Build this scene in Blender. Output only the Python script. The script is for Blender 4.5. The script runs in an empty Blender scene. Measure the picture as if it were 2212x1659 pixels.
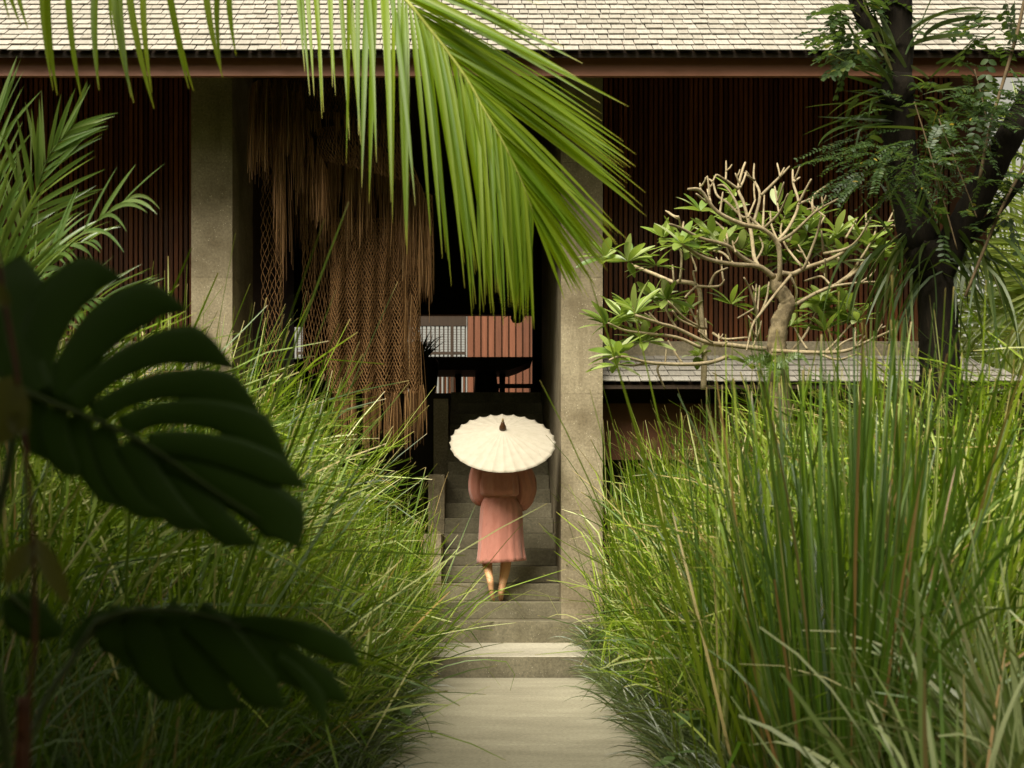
import bpy, bmesh, math, random
import numpy as np
from mathutils import Vector, Matrix, noise
random.seed(11)
rng = np.random.default_rng(11)
S = bpy.context.scene
COL = S.collection
R = math.radians

# The camera stands at x=0, y=0, eye 1.19 m; the picture is read on a 2212-wide sheet:
# a sheet point and a distance give a place in metres.
FPX, VX, VY, EYE = 3072.0, 1040.0, 1150.0, 1.19
def W(qx, qy, Y):
    return Vector(((qx - VX) * Y / FPX, Y, EYE + (VY - qy) * Y / FPX))
def Wx(qx, Y): return (qx - VX) * Y / FPX
def Wz(qy, Y): return EYE + (VY - qy) * Y / FPX

def smooth(a, b, x):
    t = np.clip((np.asarray(x, float) - a) / (b - a), 0, 1)
    return t * t * (3 - 2 * t)

def ground_h(x, y):
    """planting beds rise gently on both sides of the path"""
    x = np.asarray(x, float); y = np.asarray(y, float)
    d = np.maximum(np.maximum(-0.62 - x, x - 1.02), 0)
    h = 0.30 * smooth(0.0, 1.6, d)
    far = np.maximum(np.abs(x) - 6, 0) + np.maximum(y - 14, 0) + np.maximum(-4 - y, 0)
    return h * (1 - smooth(0, 6, far)) - 0.02

# ------------------------------------------------------------------ objects
def _parent(o, p):
    if p is not None:
        o.parent = p
        if p.type == 'EMPTY':
            o.matrix_parent_inverse = Matrix.Translation(-Vector(p.location))

def thing(name, label, cat, loc=(0, 0, 0), group=None):
    o = bpy.data.objects.new(name, None)
    o.empty_display_size = 0.1
    COL.objects.link(o)
    o.location = loc
    tag(o, label, cat, group)
    return o

def tag(o, label, cat, group=None):
    o['label'] = label
    o['category'] = cat
    if group: o['group'] = group
    return o

def kind(o, k):
    o['kind'] = k
    return o

class MB:
    """collects polygons for one mesh"""
    def __init__(s):
        s.v, s.f, s.n = [], [], 0
    def add(s, V, F):
        V = np.asarray([tuple(p) for p in V], float) if not isinstance(V, np.ndarray) else V
        s.v.append(V)
        n = s.n
        s.f += [tuple(i + n for i in f) for f in F]
        s.n += len(V)
    def box(s, x0, x1, y0, y1, z0, z1, M=None):
        V = [(x, y, z) for z in (z0, z1) for y in (y0, y1) for x in (x0, x1)]
        if M is not None: V = [tuple(M @ Vector(p)) for p in V]
        s.add(V, [(0, 2, 3, 1), (4, 5, 7, 6), (0, 1, 5, 4), (2, 6, 7, 3), (0, 4, 6, 2), (1, 3, 7, 5)])
    def tube(s, P, rad, n=8, caps=True, rnd=0.0):
        P = [Vector(p) for p in P]
        if not hasattr(rad, '__len__'): rad = [rad] * len(P)
        up = None; V = []
        for i, p in enumerate(P):
            t = (P[min(i + 1, len(P) - 1)] - P[max(i - 1, 0)]).normalized()
            if up is None:
                up = Vector((0, 0, 1)) if abs(t.z) < .9 else Vector((0, 1, 0))
            a = (up - t * up.dot(t)).normalized(); b = t.cross(a); up = a
            for k in range(n):
                th = 2 * math.pi * k / n
                r = rad[i] * (1 + (random.uniform(-rnd, rnd) if rnd else 0))
                V.append(p + a * (math.cos(th) * r) + b * (math.sin(th) * r))
        F = [(i * n + k, i * n + (k + 1) % n, (i + 1) * n + (k + 1) % n, (i + 1) * n + k)
             for i in range(len(P) - 1) for k in range(n)]
        if caps:
            F.append(tuple(range(n - 1, -1, -1)))
            m = (len(P) - 1) * n
            F.append(tuple(m + k for k in range(n)))
        s.add(V, F)
    def rings(s, RG, caps=True):
        """loft a list of rings (lists of points of equal length)"""
        n = len(RG[0]); V = [p for r in RG for p in r]
        F = [(i * n + k, i * n + (k + 1) % n, (i + 1) * n + (k + 1) % n, (i + 1) * n + k)
             for i in range(len(RG) - 1) for k in range(n)]
        if caps:
            F.append(tuple(range(n - 1, -1, -1)))
            m = (len(RG) - 1) * n
            F.append(tuple(m + k for k in range(n)))
        s.add(V, F)
    def build(s, name, mat, parent=None, smoothed=False, bevel=0):
        me = bpy.data.meshes.new(name)
        me.from_pydata(np.concatenate(s.v).tolist(), [], s.f)
        me.validate()
        if smoothed: me.polygons.foreach_set('use_smooth', np.ones(len(me.polygons), bool))
        me.materials.append(mat)
        o = bpy.data.objects.new(name, me)
        COL.objects.link(o)
        _parent(o, parent)
        if bevel:
            m = o.modifiers.new('bevel', 'BEVEL'); m.width = bevel; m.segments = 2; m.limit_method = 'ANGLE'
        return o

class QB:
    """collects large numpy quad batches; t = 0..1 along each blade"""
    def __init__(s):
        s.V, s.F, s.T, s.n = [], [], [], 0
    def add(s, VFT):
        V, F, T = VFT
        s.V.append(V.reshape(-1, 3)); s.F.append(F + s.n); s.T.append(T.ravel()); s.n += V.reshape(-1, 3).shape[0]
    def build(s, name, mat, parent=None, smoothed=True):
        V = np.concatenate(s.V).astype(np.float32); F = np.concatenate(s.F).astype(np.int32)
        T = np.concatenate(s.T).astype(np.float32)
        me = bpy.data.meshes.new(name)
        me.vertices.add(len(V)); me.vertices.foreach_set('co', V.ravel())
        me.loops.add(F.size); me.loops.foreach_set('vertex_index', F.ravel())
        me.polygons.add(len(F)); me.polygons.foreach_set('loop_start', np.arange(0, F.size, 4, dtype=np.int32))
        me.update(calc_edges=True)
        me.polygons.foreach_set('use_smooth', np.full(len(F), smoothed))
        at = me.attributes.new('t', 'FLOAT', 'POINT'); at.data.foreach_set('value', T)
        me.materials.append(mat)
        o = bpy.data.objects.new(name, me); COL.objects.link(o)
        _parent(o, parent)
        return o

def norm(v): return v / np.maximum(np.linalg.norm(v, axis=-1, keepdims=True), 1e-9)

def ribbons(P, side, w, fold=0.0):
    """P (N,R,3) centre lines, side (N,R,3) unit width vectors, w (N,R) -> quads"""
    N, Rr, _ = P.shape
    h = (w * .5)[..., None]
    if fold:
        T = np.gradient(P, axis=1); nrm = norm(np.cross(side, T))
        V = np.stack([P - side * h + nrm * h * fold, P, P + side * h + nrm * h * fold], 2)
        c = 3
    else:
        V = np.stack([P - side * h, P + side * h], 2); c = 2
    base = (np.arange(N) * Rr * c)[:, None, None]
    r = (np.arange(Rr - 1) * c)[None, :, None]
    F = []
    for k in range(c - 1):
        i = base + r + k
        F.append(np.concatenate([i, i + 1, i + c + 1, i + c], 2).reshape(-1, 4))
    t = np.broadcast_to(np.linspace(0, 1, Rr)[None, :, None], (N, Rr, c))
    return V, np.concatenate(F), np.ascontiguousarray(t)

def blades(base, az, th0, th1, L, w, nseg=7, power=1.6, twist=None, tip=.12, kink=0.0, daz=None, taper=2.5, fold=0.0, trim=None):
    """grass blades: start th0 from vertical, end th1, direction az"""
    base = np.asarray(base, float); N = len(base)
    t = np.linspace(0, 1, nseg + 1)[None]
    th = th0[:, None] + (th1 - th0)[:, None] * t ** power
    if kink > 0:
        k = rng.random(N) < kink
        pos = rng.uniform(.45, .85, N)[:, None]
        th = th + np.where(k[:, None] & (t > pos), rng.uniform(.5, 1.5, N)[:, None], 0)
    a = az[:, None] + (daz[:, None] * t if daz is not None else 0 * t)
    D = np.stack([np.sin(th) * np.cos(a), np.sin(th) * np.sin(a), np.cos(th)], -1)
    seg = (L / nseg)[:, None, None]
    mid = (D[:, 1:] + D[:, :-1]) * .5
    P = np.concatenate([np.zeros((N, 1, 3)), np.cumsum(mid * seg, 1)], 1) + base[:, None]
    if twist is None: twist = rng.uniform(-1.2, 1.2, N)
    if trim is not None:                                  # the gardener keeps the path and steps nearly clear
        keep = trim(P)
        P, D, a, w, twist, az = P[keep], D[keep], a[keep], w[keep], twist[keep], az[keep]; N = len(P)
    S0 = np.stack([-np.sin(a), np.cos(a), 0 * a], -1)
    N0 = np.cross(D, S0)
    tw = (twist[:, None] + rng.uniform(-.7, .7, N)[:, None] * t)[..., None]
    side = np.cos(tw) * S0 + np.sin(tw) * N0
    prof = np.clip(.55 + t * 3, 0, 1) * (tip + (1 - tip) * (1 - t ** taper))
    return ribbons(P, side, w[:, None] * prof, fold)

def leaves(base, D, Nn, L, w, droop=.15, cup=.15, R_=4):
    """elliptic leaves with a fold; base, D (direction), Nn (face normal) are (N,3)"""
    N = len(base); t = np.linspace(0, 1, R_ + 1)
    D = norm(D); Nn = norm(Nn - D * np.sum(Nn * D, -1, keepdims=True)); side = np.cross(D, Nn)
    P = base[:, None] + D[:, None] * (L[:, None] * t)[..., None] - Nn[:, None] * (L[:, None] * droop * t ** 2)[..., None]
    prof = np.sin(np.pi * np.clip(t * .93 + .03, 0, 1)) ** .8
    return ribbons(P, np.broadcast_to(side[:, None], P.shape), w[:, None] * prof, cup)

def sticks(A, B, r):
    """three-sided bars between point arrays A and B"""
    T = norm(B - A)
    up = np.where(np.abs(T[:, 2:3]) < .9, np.array([[0, 0, 1.]]), np.array([[0, 1., 0]]))
    a = norm(np.cross(T, up)); b = np.cross(T, a)
    N = len(A); V = []
    for E in (A, B):
        for k in range(3):
            th = 2 * math.pi * k / 3
            V.append(E + a * math.cos(th) * r + b * math.sin(th) * r)
    V = np.stack(V, 1)
    base = (np.arange(N) * 6)[:, None]
    F = np.concatenate([base + np.array([[k, (k + 1) % 3, 3 + (k + 1) % 3, 3 + k]]) for k in range(3)])
    return V, F, np.zeros((N, 6))

def spline(P, m=6):
    """Catmull-Rom through points"""
    P = [Vector(p) for p in P]
    if len(P) < 3:
        return [P[0].lerp(P[-1], i / m) for i in range(m + 1)]
    Q = [P[0] * 2 - P[1]] + P + [P[-1] * 2 - P[-2]]
    out = []
    for i in range(1, len(Q) - 2):
        a, b, c, d = Q[i - 1:i + 3]
        for k in range(m):
            t = k / m
            out.append(.5 * ((2 * b) + (c - a) * t + (2 * a - 5 * b + 4 * c - d) * t * t + (3 * b - a - 3 * c + d) * t ** 3))
    out.append(P[-1])
    return out

# ------------------------------------------------------------------ materials
def new_mat(name):
    m = bpy.data.materials.new(name); m.use_nodes = True
    nt = m.node_tree; nt.nodes.clear()
    out = nt.nodes.new('ShaderNodeOutputMaterial')
    return m, nt, out
def N_(nt, t, **kw):
    n = nt.nodes.new(t)
    for k, v in kw.items(): setattr(n, k, v)
    return n
def ramp(nt, stops, fac=None):
    r = N_(nt, 'ShaderNodeValToRGB'); e = r.color_ramp.elements
    while len(e) > 1: e.remove(e[-1])
    e[0].position = stops[0][0]; e[0].color = (*stops[0][1], 1)
    for p, c in stops[1:]:
        x = e.new(p); x.color = (*c, 1)
    if fac is not None: nt.links.new(fac, r.inputs['Fac'])
    return r.outputs['Color']
def mix(nt, a, b, fac, mode='MIX'):
    m = N_(nt, 'ShaderNodeMix', data_type='RGBA', blend_type=mode)
    for sock, v in ((m.inputs[6], a), (m.inputs[7], b)):
        if isinstance(v, tuple): sock.default_value = (*v, 1)
        else: nt.links.new(v, sock)
    if isinstance(fac, (int, float)): m.inputs[0].default_value = fac
    else: nt.links.new(fac, m.inputs[0])
    return m.outputs[2]
def noise_n(nt, scale, detail=4, rough=.55, vec=None, stretch=None):
    n = N_(nt, 'ShaderNodeTexNoise'); n.inputs['Scale'].default_value = scale
    n.inputs['Detail'].default_value = detail; n.inputs['Roughness'].default_value = rough
    if vec is None:
        vec = N_(nt, 'ShaderNodeTexCoord').outputs['Object']
    if stretch:
        mp = N_(nt, 'ShaderNodeMapping'); mp.inputs['Scale'].default_value = stretch
        nt.links.new(vec, mp.inputs['Vector']); vec = mp.outputs['Vector']
    nt.links.new(vec, n.inputs['Vector'])
    return n.outputs['Fac']
def bump(nt, h, strength=.3, dist=.01):
    b = N_(nt, 'ShaderNodeBump'); b.inputs['Strength'].default_value = strength; b.inputs['Distance'].default_value = dist
    nt.links.new(h, b.inputs['Height']); return b.outputs['Normal']
def principled(nt, col, rough=.6, spec=.5, normal=None):
    p = N_(nt, 'ShaderNodeBsdfPrincipled')
    if isinstance(col, tuple): p.inputs['Base Color'].default_value = (*col, 1)
    else: nt.links.new(col, p.inputs['Base Color'])
    p.inputs['Roughness'].default_value = rough
    p.inputs['Specular IOR Level'].default_value = spec
    if normal is not None: nt.links.new(normal, p.inputs['Normal'])
    return p

def leaf_mat(name, stops, trans=(.3, .45, .05), tfac=.35, rough=.4, spec=.5, tipcol=None, tipstart=.8, basecol=None, nscale=None):
    m, nt, out = new_mat(name)
    g = N_(nt, 'ShaderNodeNewGeometry')
    c = ramp(nt, stops, g.outputs['Random Per Island'])
    if nscale:
        c = mix(nt, c, (.5, .55, .3), N_math(nt, 'MULTIPLY', noise_n(nt, nscale, 3), .35), 'OVERLAY')
    if tipcol or basecol:
        t = N_(nt, 'ShaderNodeAttribute', attribute_name='t')
        if tipcol:
            mr = N_(nt, 'ShaderNodeMapRange'); mr.inputs[1].default_value = tipstart; mr.inputs[2].default_value = 1.0
            nt.links.new(t.outputs['Fac'], mr.inputs[0])
            c = mix(nt, c, tipcol, mr.outputs[0])
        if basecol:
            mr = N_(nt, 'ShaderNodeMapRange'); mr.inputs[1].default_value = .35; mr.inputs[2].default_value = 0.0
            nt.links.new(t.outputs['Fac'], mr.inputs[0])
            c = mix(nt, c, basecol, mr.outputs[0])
    p = principled(nt, c, rough, min(1.0, spec * 1.7))
    tr = N_(nt, 'ShaderNodeBsdfTranslucent')
    tc = mix(nt, c, trans, .6)
    nt.links.new(tc, tr.inputs['Color'])
    ms = N_(nt, 'ShaderNodeMixShader'); ms.inputs[0].default_value = tfac
    nt.links.new(p.outputs[0], ms.inputs[1]); nt.links.new(tr.outputs[0], ms.inputs[2])
    nt.links.new(ms.outputs[0], out.inputs['Surface'])
    return m
def N_math(nt, op, a, b):
    n = N_(nt, 'ShaderNodeMath', operation=op)
    for s, v in ((n.inputs[0], a), (n.inputs[1], b)):
        if isinstance(v, (int, float)): s.default_value = v
        else: nt.links.new(v, s)
    return n.outputs[0]

def wood_mat(name, a, b, rough=.5, stretch=(14, 14, .8), spec=.4, island=.5):
    m, nt, out = new_mat(name)
    n = noise_n(nt, 3, 6, .6, stretch=stretch)
    c = ramp(nt, [(.25, a), (.75, b)], n)
    g = N_(nt, 'ShaderNodeNewGeometry')
    v = N_(nt, 'ShaderNodeHueSaturation')
    mr = N_(nt, 'ShaderNodeMapRange'); mr.inputs[3].default_value = 1 - island; mr.inputs[4].default_value = 1 + island
    nt.links.new(g.outputs['Random Per Island'], mr.inputs[0]); nt.links.new(mr.outputs[0], v.inputs['Value'])
    nt.links.new(c, v.inputs['Color'])
    p = principled(nt, v.outputs[0], rough, spec, bump(nt, n, .25, .004))
    nt.links.new(p.outputs[0], out.inputs['Surface'])
    return m

def stone_mat(name, dark, light, speck, rough=.75, blot=1.2, stretch=None, streak=.4, speck_scale=70, island=.14):
    m, nt, out = new_mat(name)
    big = noise_n(nt, blot, 8, .62, stretch=stretch)
    c = ramp(nt, [(.30, dark), (.68, light)], big)
    fine = noise_n(nt, 45, 5, .7)
    c = mix(nt, c, ramp(nt, [(.3, (.12, .12, .12)), (.7, (.85, .85, .85))], fine), .45, 'OVERLAY')
    vo = N_(nt, 'ShaderNodeTexVoronoi'); vo.inputs['Scale'].default_value = speck_scale
    nt.links.new(N_(nt, 'ShaderNodeTexCoord').outputs['Object'], vo.inputs['Vector'])
    sp = ramp(nt, [(.10, (1, 1, 1)), (.22, (0, 0, 0))], vo.outputs['Distance'])
    gate = ramp(nt, [(.50, (0, 0, 0)), (.62, (1, 1, 1))], noise_n(nt, 16, 2))
    c = mix(nt, c, speck, mix(nt, (0, 0, 0), sp, gate))
    if streak:
        st = noise_n(nt, 2.2, 5, .6, stretch=(3, 3, .35))
        c = mix(nt, c, dark, N_math(nt, 'MULTIPLY', ramp(nt, [(.52, (0, 0, 0)), (.75, (1, 1, 1))], st), streak))
    g = N_(nt, 'ShaderNodeNewGeometry'); hv = N_(nt, 'ShaderNodeHueSaturation'); mr = N_(nt, 'ShaderNodeMapRange')
    mr.inputs[3].default_value = 1 - island; mr.inputs[4].default_value = 1 + island
    nt.links.new(g.outputs['Random Per Island'], mr.inputs[0]); nt.links.new(mr.outputs[0], hv.inputs['Value']); nt.links.new(c, hv.inputs['Color']); c = hv.outputs['Color']
    h = N_math(nt, 'ADD', N_math(nt, 'MULTIPLY', fine, .6), big)
    p = principled(nt, c, rough, .35, bump(nt, h, .35, .006))
    nt.links.new(p.outputs[0], out.inputs['Surface'])
    return m

def plain_mat(name, col, rough=.6, spec=.4, var=.25, scale=20):
    m, nt, out = new_mat(name)
    n = noise_n(nt, scale, 4)
    d = tuple(x * (1 - var) for x in col); l = tuple(min(1, x * (1 + var)) for x in col)
    c = ramp(nt, [(.3, d), (.7, l)], n)
    p = principled(nt, c, rough, spec, bump(nt, n, .15, .004))
    nt.links.new(p.outputs[0], out.inputs['Surface'])
    return m
EXPOSURE, SKY, SUN_E, SUN_ANG, SUN_EL, SUN_AZ = 1.0, .07, 3.6, 40, 52, 208
# ------------------------------------------------------------------ camera, sky, sun
cam = bpy.data.cameras.new('camera'); co = bpy.data.objects.new('camera', cam); COL.objects.link(co)
co.location = (0, 0, EYE); co.rotation_euler = (R(90), 0, 0)
cam.sensor_width = 36; cam.lens = 50.0
cam.shift_x = (1106 - VX) / 2212; cam.shift_y = (VY - 829.5) / 2212
cam.clip_start = .05; cam.clip_end = 600
cam.dof.use_dof = True; cam.dof.focus_distance = 13.3; cam.dof.aperture_fstop = 4.0
S.camera = co
S.view_settings.view_transform = 'Standard'; S.view_settings.look = 'None'
S.view_settings.exposure = EXPOSURE; S.view_settings.gamma = 1

wd = bpy.data.worlds.new('World'); S.world = wd; wd.use_nodes = True
nt = wd.node_tree; nt.nodes.clear()
sky = nt.nodes.new('ShaderNodeTexSky'); sky.sky_type = 'NISHITA'; sky.sun_disc = False
sky.sun_elevation = R(SUN_EL); sky.sun_rotation = R(SUN_AZ); sky.dust_density = 4; sky.air_density = 1.0; sky.ozone_density = .6
hs = nt.nodes.new('ShaderNodeHueSaturation'); hs.inputs['Saturation'].default_value = .12
nt.links.new(sky.outputs[0], hs.inputs['Color'])
mx = nt.nodes.new('ShaderNodeMix'); mx.data_type = 'RGBA'; mx.blend_type = 'MULTIPLY'; mx.inputs[0].default_value = 1
mx.inputs[7].default_value = (1.0, .93, .74, 1)
nt.links.new(hs.outputs[0], mx.inputs[6])
bg = nt.nodes.new('ShaderNodeBackground'); bg.inputs['Strength'].default_value = SKY
nt.links.new(mx.outputs[2], bg.inputs['Color'])
wo = nt.nodes.new('ShaderNodeOutputWorld'); nt.links.new(bg.outputs[0], wo.inputs['Surface'])
sun = bpy.data.lights.new('sun', 'SUN'); sun.energy = SUN_E; sun.angle = R(SUN_ANG); sun.color = (1, .95, .84)
so = bpy.data.objects.new('sun', sun); COL.objects.link(so)
d = Vector((math.sin(R(SUN_AZ)) * math.cos(R(SUN_EL)), math.cos(R(SUN_AZ)) * math.cos(R(SUN_EL)), math.sin(R(SUN_EL))))
so.rotation_euler = d.to_track_quat('Z', 'Y').to_euler(); so.location = (0, -5, 12)

# ------------------------------------------------------------------ materials of the setting
M_soil = plain_mat('soil', (.035, .026, .014), .95, .1, .5, 6)
M_path = stone_mat('path_stone', (.22, .197, .14), (.325, .295, .215), (.31, .29, .22), .6, 1.8, (.7, 1.7, 1), 0, 120)  # tone bands stretched across the path also paint its soft shadow stripes
M_stone = stone_mat('pillar_stone', (.145, .112, .062), (.33, .275, .178), (.56, .49, .35), .8, 2.0, None, .75, 42)
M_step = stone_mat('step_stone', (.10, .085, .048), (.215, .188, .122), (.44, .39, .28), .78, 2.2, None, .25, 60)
M_land = stone_mat('landing_stone', (.36, .325, .245), (.46, .425, .33), (.5, .46, .37), .5, 1.6, (.6, 3, 1), 0, 120)
M_slat = wood_mat('slat_wood', (.085, .023, .006), (.235, .072, .020), .45, (18, 18, .6), .4, .45)
M_fascia = wood_mat('fascia_wood', (.20, .075, .034), (.27, .11, .055), .5, (.5, 14, 14), .4, .05)
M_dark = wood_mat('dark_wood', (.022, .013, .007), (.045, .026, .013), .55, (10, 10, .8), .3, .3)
M_brown = plain_mat('brown_render', (.105, .042, .018), .7, .25, .2, 3)
def shingle_mat():
    m, nt, out = new_mat('shingle')
    g = N_(nt, 'ShaderNodeNewGeometry')
    c = ramp(nt, [(0, (.30, .275, .23)), (.3, (.335, .308, .26)), (.7, (.355, .328, .28)), (.95, (.385, .355, .305)), (1, (.25, .225, .185))], g.outputs['Random Per Island'])
    n = noise_n(nt, 9, 6, .65, stretch=(6, 1, 1))
    c = mix(nt, c, ramp(nt, [(.3, (.25, .25, .25)), (.7, (.75, .75, .75))], n), .4, 'OVERLAY')
    p = principled(nt, c, .85, .2, bump(nt, n, .4, .004))
    nt.links.new(p.outputs[0], out.inputs['Surface']); return m
M_shingle = shingle_mat()
M_straw = leaf_mat('straw', [(0, (.09, .042, .013)), (.5, (.18, .092, .03)), (.85, (.30, .165, .06)), (1, (.44, .27, .11))], (.4, .2, .06), .2, .7, .2)
M_rope = plain_mat('net_rope', (.19, .10, .038), .8, .2, .3, 30)

# ------------------------------------------------------------------ ground, path, landing
def ground():
    xs = np.unique(np.concatenate([np.linspace(-120, -8, 12), np.linspace(-8, 8, 65), np.linspace(8, 120, 12)]))
    ys = np.unique(np.concatenate([np.linspace(-60, -4, 8), np.linspace(-4, 14, 60), np.linspace(14, 30, 12), np.linspace(30, 260, 14)]))
    X, Y = np.meshgrid(xs, ys); Z = ground_h(X, Y)
    V = np.stack([X, Y, Z], -1).reshape(-1, 3); nx = len(xs)
    F = [(j * nx + i, j * nx + i + 1, (j + 1) * nx + i + 1, (j + 1) * nx + i) for j in range(len(ys) - 1) for i in range(nx - 1)]
    b = MB(); b.add(V, F)
    return kind(b.build('ground', M_soil, smoothed=True), 'structure')
ground()
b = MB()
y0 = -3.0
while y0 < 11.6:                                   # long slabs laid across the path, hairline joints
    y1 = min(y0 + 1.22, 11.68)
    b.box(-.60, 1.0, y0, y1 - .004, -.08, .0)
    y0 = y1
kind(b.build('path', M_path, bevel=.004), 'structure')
b = MB()
b.box(-1.3, 1.75, 11.70, 12.52, -.1, .172); b.box(-1.3, 1.75, 12.524, 13.12, -.1, .172)
lan = kind(b.build('landing', M_land, bevel=.008), 'structure')
b = MB(); b.box(-1.3, 1.75, 11.692, 11.699, -.1, .166)
kind(b.build('landing_riser', M_step, bevel=.001), 'structure')

# ------------------------------------------------------------------ the pavilion
pav = thing('pavilion', 'large timber and stone pavilion with shingle roof, slatted walls and a dark entrance', 'building', (0, 13.4, 0))
WZ0, YW = 2.95, 14.5
# steps
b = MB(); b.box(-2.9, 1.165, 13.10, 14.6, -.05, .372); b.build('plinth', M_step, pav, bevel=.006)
st = MB()
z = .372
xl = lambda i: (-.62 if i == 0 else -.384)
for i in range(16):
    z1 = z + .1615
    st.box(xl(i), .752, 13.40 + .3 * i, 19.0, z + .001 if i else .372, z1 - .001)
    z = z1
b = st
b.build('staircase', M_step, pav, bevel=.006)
FLZ = z
for k, (ya, yb, zt) in enumerate(((13.72, 14.95, 1.175), (14.953, 16.6, 1.80), (16.603, 18.6, 2.75))):
    b = MB(); b.box(-.56, -.387, ya, yb, .373, zt); b.build('stair_cheek', M_stone, pav, bevel=.006)
b = MB(); b.box(-7, -.389, 18.0, 22.5, .3, FLZ - .004); b.box(.757, 7, 18.0, 22.5, .3, FLZ - .004); b.box(-.389, .757, 19.003, 22.5, .3, FLZ - .004)
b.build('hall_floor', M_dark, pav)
# pillars in stacked blocks
def pillar(x0, x1, ya, yb, name='pillar'):
    b = MB(); z = .374; hs_ = [1.02, 1.1, 1.1, 1.08, 1.0, .72]
    for h in hs_:
        b.box(x0, x1, ya, yb, z, z + h - .0012); z += h
    return b.build(name, M_stone, pav, bevel=.002)
pillar(Wx(1212, 13.4), Wx(1302, 13.4), 13.4, 14.6)
pillar(Wx(413, 13.4), Wx(502, 13.4), 13.4, 14.6)
b = MB(); b.box(.757, 1.13, 14.604, 17.9, .374, 6.44); b.build('side_wall', M_stone, pav)
b = MB(); b.box(-2.745, -2.36, 14.604, 17.9, .374, 6.44); b.build('side_wall', M_dark, pav)
# slat walls
def slats(x0, x1, z0, z1, yw, pitch=.051, wd_=.034, name='slat_wall', mat=None):
    b = MB(); x = x0
    while x < x1:
        w_ = wd_ * random.uniform(.9, 1.1)
        b.box(x, x + w_, yw + random.uniform(-.004, .004), yw + .05, z0, z1)
        x += pitch
    return b.build(name, mat or M_slat, pav)
s1 = slats(-6.6, -2.75, 2.9, 6.44, YW); s2 = slats(1.15, Wx(2050, YW), 2.9, 6.44, YW)
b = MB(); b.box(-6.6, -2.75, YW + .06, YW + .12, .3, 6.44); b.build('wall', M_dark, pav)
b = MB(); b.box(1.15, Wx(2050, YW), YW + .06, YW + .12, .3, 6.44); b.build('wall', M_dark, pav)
xr = Wx(2050, YW)
b = MB(); b.box(xr + .002, xr + .38, YW - .02, YW + .14, 4.35, 6.44)
b.add([(xr + .2, YW - .02, 4.349), (xr + .38, YW - .02, 4.349), (xr + .38, YW - .02, 4.1), (xr + .2, YW + .14, 4.349), (xr + .38, YW + .14, 4.349), (xr + .38, YW + .14, 4.1)], [(0, 1, 2), (3, 5, 4), (0, 3, 4, 1), (1, 4, 5, 2), (0, 2, 5, 3)])
b.build('gable_panel', M_brown, pav)
b = MB(); b.box(xr - .04, xr + .0, YW + .121, 22.5, .3, 6.44); b.build('end_wall', M_dark, pav)
b = MB(); b.box(-6.64, -6.60, YW, 22.5, .3, 6.44); b.build('end_wall', M_dark, pav)
# ceiling, eave, roof
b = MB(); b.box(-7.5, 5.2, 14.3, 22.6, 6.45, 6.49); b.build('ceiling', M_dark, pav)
YF = 12.3
zf0, zf1 = Wz(164, YF), Wz(116, YF)
b = MB(); b.box(-8, 5.3, YF, YF + .05, zf0, zf1 + .10); fas = b.build('fascia', M_fascia, pav, bevel=.004)
b = MB(); b.box(-8, 5.3, YF - .004, YF - .0, zf0, zf0 + .012); b.build('fascia_trim', M_fascia, pav)
def shingle_roof(x0, x1, ye, ze, pitch, rows, expo, name, parent, w0=.075, w1=.15, hip=None, thick=.008):
    b = MB(); c, s_ = math.cos(R(pitch)), math.sin(R(pitch))
    for r in range(rows):
        x = x0 - random.uniform(0, .1)
        sag = random.uniform(-.004, .004)
        xend = x1 - (hip * r * expo if hip else 0)
        while x < xend:
            w_ = random.uniform(w0, w1)
            w_ = min(w_, max(xend - x, .02))
            u0 = r * expo + random.uniform(-.006, .004) + sag; u1 = r * expo + expo * 1.55
            th = thick * random.uniform(.8, 1.3); lift = random.uniform(.0, .005)
            # local frame: u up slope, n normal
            def P(xx, u, n): return (xx, ye + u * c - n * s_, ze + u * s_ + n * c)
            tl = random.uniform(-.004, .004); sl = random.uniform(-.006, .006)
            xa, xb = x + .003, x + w_ - .003
            b.add([P(xa, u0, (.017 + lift)), P(xb, u0 + tl, (.017 + lift)), P(xb + sl, u1, .001), P(xa + sl, u1, .001),
                   P(xa, u0, (.017 + lift) + th), P(xb, u0 + tl, (.017 + lift) + th), P(xb + sl, u1, .001 + th * .5), P(xa + sl, u1, .001 + th * .5)],
                  [(0, 3, 2, 1), (4, 5, 6, 7), (0, 1, 5, 4), (1, 2, 6, 5), (2, 3, 7, 6), (3, 0, 4, 7)])
            x += w_
    return b.build(name, M_shingle, parent)
ze = Wz(113, 12.15)
rf = shingle_roof(-6.2, 5.4, 12.15, ze, 37, 36, .142, 'roof', pav)
c, s_ = math.cos(R(37)), math.sin(R(37))
b = MB()
L_ = 7.0
b.add([(-8, 12.2, ze - .03), (5.38, 12.2, ze - .03), (5.38, 12.2 + L_ * c, ze - .03 + L_ * s_), (-8, 12.2 + L_ * c, ze - .03 + L_ * s_),
       (-8, 12.2, ze + .01), (5.38, 12.2, ze + .01), (5.38, 12.2 + L_ * c, ze + .01 + L_ * s_), (-8, 12.2 + L_ * c, ze + .01 + L_ * s_)],
      [(0, 3, 2, 1), (4, 5, 6, 7), (0, 1, 5, 4), (1, 2, 6, 5), (2, 3, 7, 6), (3, 0, 4, 7)])
b.build('roof_deck', M_dark, rf)
b = MB(); yr = 12.2 + L_ * c; zr = ze + L_ * s_
b.add([(-8, yr, zr), (5.38, yr, zr), (5.38, 22.8, 6.55), (-8, 22.8, 6.55), (-8, yr, zr - .05), (5.38, yr, zr - .05), (5.38, 22.8, 6.5), (-8, 22.8, 6.5)],
      [(0, 1, 2, 3), (4, 7, 6, 5), (0, 4, 5, 1), (2, 6, 7, 3), (0, 3, 7, 4), (1, 5, 6, 2)])
b.build('back_roof', M_shingle, pav)
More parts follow.
